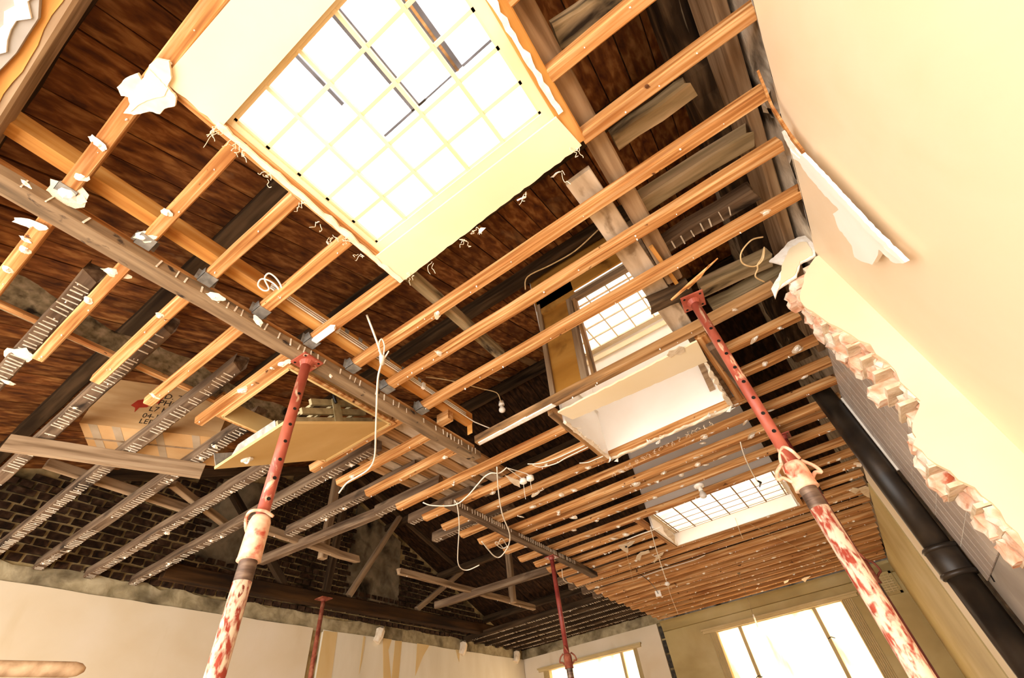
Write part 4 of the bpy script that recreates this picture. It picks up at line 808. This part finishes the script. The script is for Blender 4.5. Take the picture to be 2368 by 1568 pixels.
b = MB(); b.prism([dp(x0 + .006, .3, .009), dp(x0 + .006, 1, .009), dp(x0 + .006, 1, .05), dp(x0 + .006, .3, .05)], Vector((.003, 0, 0))); b.prism([dp(x0 + .09, .93, .045), dp(x0 + .28, .93, .045), dp(x0 + .28, .93, .009), dp(x0 + .02, .93, .009)], cu * .003); b.build('steel_flange', GALV, door)
b = MB(); q = dp(x0 + .075, .86, 0); b.tube([q, q - cn * .008, q - cn * .012], [.030, .030, .012], 14); b.tube(spline([q + Vector((-.03, 0, 0)), q - cn * .022, q + Vector((.03, 0, 0))], 4), .006, 6); b.build('pull_handle', PLASTIC, door, True)
ldr = empty('loft_ladder', V(-1.25, .72, 1.02)); L(ldr, 'folded aluminium loft ladder lying on the open trapdoor', 'ladder')
for i, w in enumerate((.028, .062, .096)):
    for x in (-1.18, -1.36):
        bb = MB(); a0, a1 = (.02 + .06 * i, .62 + .1 * (2 - i)); bb.prism([dp(x, a0, w), dp(x + .012, a0, w), dp(x + .012, a1, w), dp(x, a1, w)], cn * .022 * S); bb.build('rail', ALU, ldr)
    for k in range(3):
        bb = MB(); u = .15 + .2 * k; bb.prism([dp(-1.36, u, w + .006), dp(-1.18, u, w + .006), dp(-1.18, u + .03, w + .006), dp(-1.36, u + .03, w + .006)], cn * .014); bb.build('tread', ALU, ldr)
b = MB(); b.prism([dp(-1.168, .36, .02), dp(-1.168, .44, .02), dp(-1.168, .42, .12), dp(-1.168, .35, .12)], Vector((.006, 0, 0))); b.build('hinge_plate', ALU, ldr)
b = MB(); b.tube(spline([dp(-1.16, .40, .10), dp(-1.16, .40, .135), dp(-1.15, .33, .16), dp(-1.14, .2, .165), dp(-1.14, .08, .165)], 5), .0085, 8); b.build('grab_bar', BLACK, ldr, True)
A_, B_ = U(at(183, 978, z=1.125)), U(at(503, 1013, z=1.125)); e = (B_ - A_); nn = Vector((-e.y, e.x, 0)).normalized()
if nn.x > 0: nn = -nn
o = empty('cardboard_box', (A_ + B_) / 2 + nn * .2); L(o, 'taped cardboard box with black lettering stored on the old joists', 'box')
b = MB(); hgt = .36; b.prism([A_, B_, B_ + nn * .38, A_ + nn * .38], (0, 0, hgt)); b.build('carton', CARD, o)
eh = e.normalized()
for t in (.06, .22, .52, .80):
    b = MB(); p = A_ + e * t; b.prism([p - Vector((0, 0, .001)), p + eh * .045 - Vector((0, 0, .001)), p + eh * .045 + nn * .38 - Vector((0, 0, .001)), p + nn * .38 - Vector((0, 0, .001))], (0, 0, .0008)); b.build('tape', TAPE, o)
b = MB(); p = A_ + nn * .16 - Vector((0, 0, .0015)); b.prism([p, p + e, p + e + nn * .02, p + nn * .02], (0, 0, .001)); b.build('flap_seam', BROWNB, o)
def text(s, p, xdir, ydir, size, m, parent, name='lettering'):
    c = bpy.data.curves.new(name, 'FONT'); c.body = s; c.size = size; c.extrude = .0004; t = bpy.data.objects.new(name, c)
    dg = bpy.context.evaluated_depsgraph_get(); COL.objects.link(t); dg.update(); me = bpy.data.meshes.new_from_object(t.evaluated_get(dg)); bpy.data.objects.remove(t); me.materials.clear(); me.materials.append(m)
    z = xdir.cross(ydir); Mx = Matrix(((xdir.x, ydir.x, z.x, p.x), (xdir.y, ydir.y, z.y, p.y), (xdir.z, ydir.z, z.z, p.z), (0, 0, 0, 1)))
    return raw(name, me, parent, Mx)
for s_, t, zz, sz in (('D. T.', .46, .255, .06), ('PHOTO', .44, .20, .06), ('L7 K04', .40, .145, .055), ('04-182 20', .38, .09, .05), ('LEBAN', .38, .045, .05)):
    text(s_, A_ + e * t + Vector((0, 0, zz)) - nn * .0012, eh, Vector((0, 0, 1)), sz, INK, o)
b = MB(); p = A_ + e * .26 - nn * .001; Zv = Vector((0, 0, 1)); b.prism([p + eh * u + Zv * v for u, v in ((0, .17), (.03, .155), (.04, .12), (.05, .16), (.09, .17), (.1, .20), (.14, .21), (.15, .27), (.12, .29), (.06, .28), (.05, .23), (.02, .215))], -nn * .0006); b.build('red_print', REDINK, o)

# ================================================================== CABLES AND FITTINGS
def cable(name, pts, r, label, m=CABLE, cat='cable', group=None, k=6, n=5):
    b = MB(); b.tube(spline([U(at(p[0], p[1], z=p[2])) for p in pts], n), r, k); o = b.build(name, m, None, True); L(o, label, cat, group); return o
o = cable('hanging_cable', [(848, 728, 1.03), (866, 775, .985), (880, 815, .96), (883, 835, .95), (874, 875, .93), (871, 940, .90), (869, 1000, .88), (866, 1058, .86), (852, 1085, .855), (825, 1103, .85), (802, 1117, .845), (784, 1140, .84)], .0052, 'long white cable hanging in a hook shape right of the left red prop')
b = MB(); b.tube(spline([U(at(*p[:2], z=p[2])) for p in ((883, 832, .95), (876, 800, .968), (882, 784, .985), (889, 800, .975), (886, 830, .952), (893, 822, .955), (899, 812, .97))], 4), .004, 6); b.tube([U(at(883, 822, z=.952)), U(at(884, 842, z=.945))], .013, 7); b.build('knot', CABLE, o, True)
cable('hanging_cable', [(978, 1162, .975), (1000, 1169, .96), (1050, 1168, .955), (1078, 1150, .96), (1103, 1122, .97), (1120, 1103, .98), (1136, 1094, .985), (1155, 1094, .985), (1172, 1081, 1.0)], .005, 'white cable looping from the joists to the hanging ceiling switches')
cable('hanging_cable', [(1052, 1158, .965), (1058, 1172, .955), (1062, 1215, .93), (1059, 1270, .90), (1059, 1300, .885), (1067, 1315, .88), (1083, 1318, .878), (1108, 1307, .875)], .0048, 'white cable hanging in a J shape in front of the roof truss')
cable('hanging_cable', [(1149, 1080, .985), (1153, 1140, .96), (1162, 1190, .935), (1178, 1232, .915), (1177, 1258, .905), (1166, 1278, .9), (1154, 1289, .895), (1142, 1285, .895), (1130, 1272, .9), (1114, 1252, .905)], .005, 'white cable hanging in a wide V from the joist beside the switches')
cable('wire_tangle', [(1150, 1262, .975), (1160, 1245, .98), (1172, 1262, .972), (1180, 1272, .97), (1165, 1268, .968), (1152, 1254, .975), (1145, 1256, .97), (1160, 1268, .965), (1176, 1262, .97)], .0035, 'small tangle of thin wires under the cut joist ends')
pc = empty('beam_cables', V(-.92, .6, 1.065)); L(pc, 'bundle of white cables clipped along the orange pine beam', 'cable')
for i, zz in enumerate((1.050, 1.058, 1.066)):
    b = MB(); b.tube([V(-.917, y, zz + .001 * math.sin(y * 9 + i)) for y in [.30 + .05 * k for k in range(18 if i else 19)]] + ([V(-.90, 1.26, 1.045), V(-.88, 1.32, 1.04)] if i == 0 else []), .0038, 5); b.build('cable', CABLE, pc, True)
for y in (.52, .7, .9): b = MB(); b.ubox(-.920, -.909, y, y + .012, 1.046, 1.07); b.build('cable_clip', PLASTIC, pc)
cable('cable_coil', [(648, 690, 1.0), (652, 668, 1.01), (640, 645, 1.03), (622, 632, 1.04), (612, 645, 1.035), (622, 668, 1.02), (610, 672, 1.02), (597, 660, 1.03), (605, 645, 1.035), (628, 652, 1.03), (645, 670, 1.015), (646, 690, 1.005)], .004, 'small coil of cable hooked over the orange joist near the pine beam')
cable('cable_coil', [(1764, 548, 1.03), (1738, 555, 1.02), (1716, 580, 1.0), (1713, 600, .99), (1722, 612, .985), (1745, 616, .985), (1764, 600, .99), (1767, 572, 1.02), (1762, 596, 1.0), (1752, 612, .985), (1752, 622, .982), (1747, 640, .98), (1768, 652, .985)], .0038, 'loose loop of wire hanging beside the broken brick stub', CORD)
cable('joist_cables', [(1220, 1073, .998), (1245, 1072, .995), (1275, 1064, .995), (1300, 1054, .997), (1352, 1030, 1.0)], .0042, 'upper white cable clipped along the joist left of the white shaft', group='cables left of the white shaft')
cable('joist_cables', [(1232, 1075, .995), (1250, 1080, .992), (1285, 1072, .992), (1310, 1058, .994), (1360, 1034, .998)], .0042, 'lower looping white cable along the joist left of the white shaft', group='cables left of the white shaft')
cable('joist_cables', [(1340, 1071, .998), (1360, 1069, .996), (1380, 1061, .996), (1395, 1055, .998)], .0042, 'short white cable end at the bottom corner of the white shaft', group='cables left of the white shaft')
cable('joist_cables', [(1450, 1248, .998), (1480, 1236, .995), (1515, 1224, .995), (1530, 1218, .998)], .0052, 'white cable along the joist left of the frosted rooflight', group='cables left of the frosted rooflight')
cable('joist_cables', [(1475, 1337, .998), (1520, 1321, .996), (1560, 1309, .996), (1610, 1293, .996), (1630, 1284, 1.0)], .0042, 'long thin white cable along the far joists below the frosted rooflight')
cable('hanging_cable', [(1299, 1312, 1.01), (1302, 1338, .97), (1310, 1346, .96), (1325, 1350, .962)], .004, 'short white cable drooping beside the middle prop')
cable('hanging_cable', [(1712, 1022, .998), (1718, 1045, .975), (1728, 1070, .955), (1742, 1098, .94), (1752, 1114, .93)], .0046, 'pale cable hanging over the frosted rooflight with a black end')
b = MB(); b.tube([U(at(1752, 1112, z=.931)), U(at(1759, 1116, z=.928)), U(at(1757, 1126, z=.925))], [.006, .010, .005], 7); b.build('cable_end', BLACK); L(bpy.data.objects['cable_end'], 'black cable end hanging over the frosted rooflight', 'cable end')
o = cable('slack_cord', [(1690, 1190, 1.075), (1740, 1215, 1.0), (1800, 1245, .975), (1860, 1275, .965), (1912, 1298, .97)], .0032, 'long slack tan cord stretched from the frosted rooflight to the right prop', CORD)
b = MB(); b.tube(spline([U(at(*p[:2], z=p[2])) for p in ((1918, 1300, .97), (1908, 1293, .972), (1900, 1297, .972), (1908, 1300, .97), (1916, 1294, .972), (1922, 1298, .97))], 4), .003, 5); b.build('bow', CORD, o, True)
cable('slack_cord', [(1698, 1192, 1.078), (1706, 1215, .97), (1712, 1232, .955), (1718, 1246, .945)], .003, 'short frayed cord hanging below the frosted rooflight', PLASTB)
cable('wall_wire', [(1118, 900, 1.12), (1040, 880, 1.12), (985, 872, 1.12)], .0035, 'thin wire under the roof left of the hanging bulb', CORD)
cable('roof_wire', [(1215, 670, 1.12), (1220, 640, 1.14), (1275, 612, 1.14), (1330, 580, 1.14), (1385, 530, 1.14)], .0035, 'thin wire running along the dark purlin above the long joists', CORD)
# switches
def drop(o, name, r0, pts, m): b = MB(); b.tube(spline(pts, 4), r0, 5); return b.build(name, m, o, True)
for px, py, lab, l in ((1210, 1113, 'white ceiling pull switch hanging below the joists, lower of two', .11), (1226, 1106, 'white ceiling pull switch hanging below the joists, upper of two', .055)):
    c = U(at(px, py, z=.965)); o = empty('pull_switch', c); L(o, lab, 'switch', 'ceiling pull switches')
    b = MB(); b.tube([c + Vector((0, 0, .016)), c + Vector((0, 0, .014)), c - Vector((0, 0, .012)), c - Vector((0, 0, .018))], [.024, .028, .028, .018], 18); b.build('housing', PLASTIC, o, True)
    drop(o, 'pull_cord', .002, [c - Vector((0, 0, .015)), c - Vector((.002, 0, l * .5 + .02)), c - Vector((0, 0, l + .03))], CABLE)
    drop(o, 'cable', .0035, [c + Vector((0, 0, .015)), c + Vector((-.03, .0, .05)), U(at(1172, 1082, z=1.0))], CABLE)
o = poly([(1168, 1100), (1190, 1108), (1202, 1112), (1203, 1128), (1190, 1122), (1180, 1114)], .003, PLASTB, 'paper_scrap', z=.962); L(o, 'torn paper scrap hanging beside the ceiling pull switches', 'paper')
def bulb(c, label, base=True, holder=PLASTIC, r=.03):
    o = empty('light_bulb', c); L(o, label, 'light'); z = Vector((0, 0, 1))
    if base:
        b = MB(); b.tube([c + z * .085, c + z * .08, c + z * .066, c + z * .06], [.042, .045, .04, .02], 20); b.build('ceiling_rose', holder, o, True)
    b = MB(); b.tube([c + z * .062, c + z * .04, c + z * .032], [.016, .019, .020], 16); b.build('lamp_holder', holder, o, True)
    b = MB(); pr = [(.034, .012), (.024, .014), (.012, .022), (0, .0285), (-.012, .030), (-.024, .026), (-.032, .016), (-.036, .004)]; b.tube([c + z * (q * r / .03) for q, _ in pr], [w * r / .03 for _, w in pr], 18); b.build('bulb', BULBG, o, True); return o
bulb(U(at(1625, 1143, z=.945)), 'pearl light bulb in a white holder on the joist above the frosted rooflight')
c = U(at(1161, 946, z=1.06)); o = bulb(c, 'bare dusty bulb hanging from a wire in the dark roof space', False, BULBG, .022)
b = MB(); b.tube(spline([c + Vector((0, 0, .05)), U(at(1157, 925, z=1.08)), U(at(1148, 908, z=1.1)), U(at(1118, 900, z=1.12))], 4), .003, 5); b.build('flex', CORD, o, True)
c = U(at(1543, 1350, z=.90)); o = empty('pendant_switch', c); L(o, 'round white pull switch dangling on a cable below the frosted rooflight', 'switch'); b = MB(); b.tube([c + Vector((0, 0, .018)), c + Vector((0, 0, .014)), c - Vector((0, 0, .012)), c - Vector((0, 0, .02))], [.016, .027, .027, .014], 18); b.build('housing', PLASTIC, o, True)
drop(o, 'cable', .0045, [U(at(1504, 1218, z=1.0)), U(at(1515, 1262, z=.96)), U(at(1530, 1310, z=.925)), c + Vector((0, 0, .015))], CABLE); drop(o, 'pull_cord', .002, [c - Vector((0, 0, .015)), U(at(1552, 1380, z=.875)), U(at(1568, 1420, z=.84))], CABLE)
c = U(at(1448, 1262, z=.985)); o = empty('torn_switch', c); L(o, 'torn ceiling switch base with a hanging cord left of the frosted rooflight', 'switch'); poly([(1430, 1262), (1450, 1258), (1468, 1252), (1462, 1260), (1452, 1266), (1452, 1280), (1442, 1274), (1434, 1268)], .004, PLASTB, 'base', o, z=.985)
b = MB(); b.tube([c - Vector((0, .01, .01)), c - Vector((0, .01, .02))], .012, 9); b.build('contact', BLACK, o); drop(o, 'pull_cord', .002, [U(at(1449, 1280, z=.98)), U(at(1456, 1312, z=.93)), U(at(1465, 1347, z=.89))], CORD)
o = empty('junction_box', U(at(1522, 1373, z=.90))); L(o, 'square white outlet plate hanging from a black cable near the window wall', 'outlet plate')
c = U(at(1522, 1373, z=.90)); b = MB(); b.prism([c + Vector((-.032, -.01, -.03)), c + Vector((.032, .012, -.03)), c + Vector((.032, .012, .035)), c + Vector((-.032, -.01, .035))], Vector((-.002, .008, 0))); b.build('plate', PLASTIC, o); b = MB(); b.tube(spline([U(at(1481, 1329, z=1.0)), U(at(1500, 1343, z=.95)), U(at(1516, 1362, z=.92)), c], 4), .004, 5); b.build('flex', BLACK, o, True)
o = empty('light_pull', U(at(1708, 1325, z=.998))); L(o, 'dark light cord with a clear pull handle in front of the large window', 'cord'); c = U(at(1708, 1325, z=.995))
b = MB(); b.tube([c, c - Vector((0, 0, .012))], .02, 9); b.build('ceiling_hook', GREYT, o); drop(o, 'pull_cord', .0026, [c, U(at(1722, 1365, z=.9)), U(at(1742, 1424, z=.79))], BROWNB)
p, q = U(at(1742, 1422, z=.79)), U(at(1752, 1450, z=.75)); b = MB(); b.tube([p, p.lerp(q, .3), p.lerp(q, .35), p.lerp(q, .8), q], [.009, .011, .008, .013, .010], 10); b.build('pull_handle', PLASTIC, o, True)
for pg, z, lab in (([(1473, 1285), (1482, 1277), (1500, 1272), (1503, 1278), (1484, 1284), (1480, 1297), (1470, 1294)], .985, 'torn paper flap under the far joists, left of two below the frosted rooflight'), ([(1510, 1300), (1518, 1287), (1535, 1277), (1533, 1283), (1522, 1292), (1513, 1302)], .985, 'torn paper flap under the far joists, right of two below the frosted rooflight'),
                   ([(1966, 1136), (1972, 1128), (1986, 1130), (2004, 1124), (2012, 1130), (2012, 1152), (1998, 1145), (1988, 1134), (1978, 1142)], .985, 'large torn paper flap at the right wall above the drain pipe corner'), ([(1853, 1340), (1860, 1336), (1875, 1332), (1866, 1340), (1862, 1347)], .985, 'small torn paper flap above the air vent side of the window wall'),
                   ([(1528, 1212), (1545, 1225), (1560, 1240), (1562, 1262), (1555, 1250), (1540, 1235)], .985, 'pointed torn plaster flap at the left corner of the frosted rooflight'), ([(1812, 1345), (1825, 1340), (1822, 1346), (1814, 1350)], .985, 'tiny paper scrap under the last joists at the window wall')):
    o = poly(pg, .003, PLASTB, 'paper_flap', z=z); L(o, lab, 'paper', 'torn paper flaps')
o = empty('air_vent', V(.225, YF, .86)); L(o, 'square air vent with a grid high on the window wall', 'vent')
b = MB(); vx0, vx1, vz0, vz1 = .135, .315, .765, .93; b.ubox(vx0, vx1, YF - .012, YF - .004, vz0, vz0 + .018); b.ubox(vx0, vx1, YF - .012, YF - .004, vz1 - .018, vz1); b.ubox(vx0, vx0 + .018, YF - .012, YF - .004, vz0, vz1); b.ubox(vx1 - .018, vx1, YF - .012, YF - .004, vz0, vz1); b.ubox(vx0, vx1, YF - .005, YF, vz0, vz1); b.build('frame', OLIVE, o)
for i in range(7): bb = MB(); z = vz0 + .03 + i * .0172; bb.ubox(vx0 + .018, vx1 - .018, YF - .011, YF - .006, z - .004, z + .004); bb.build('slat', FLUTE, o)
for i in range(5): bb = MB(); x = vx0 + .03 + i * .03; bb.ubox(x - .003, x + .003, YF - .0105, YF - .0065, vz0 + .018, vz1 - .018); bb.build('slat', FLUTE, o)
# trestle rail at the lower left edge of the frame
o = empty('trestle', V(-1.35, .05, FLOOR)); L(o, 'brown wooden trestle rail with a rounded end at the bottom left', 'trestle')
a, c = at(196, 1549, x=-1.15), at(-60, 1545, x=-1.22); p, q = U(a), U(c); b = MB(); d = (p - q).normalized(); n_ = 10; b.tube([q - d * .5, q, p - d * .03, p - d * .012, p], [.019, .019, .019, .015, .006], 12); b.build('rail', BROWNB, o, True)
for t in (.3, .9):
    for s in (-1, 1):
        g = q - d * .5 + (p - q + d * .5) * (t if t < .5 else .55); bb = MB(); bb.tube([g, Vector((g.x + s * .25, g.y + (.1 if t < .5 else -.1), 0.0))], .017, 8); bb.build('leg', BROWNB, o)
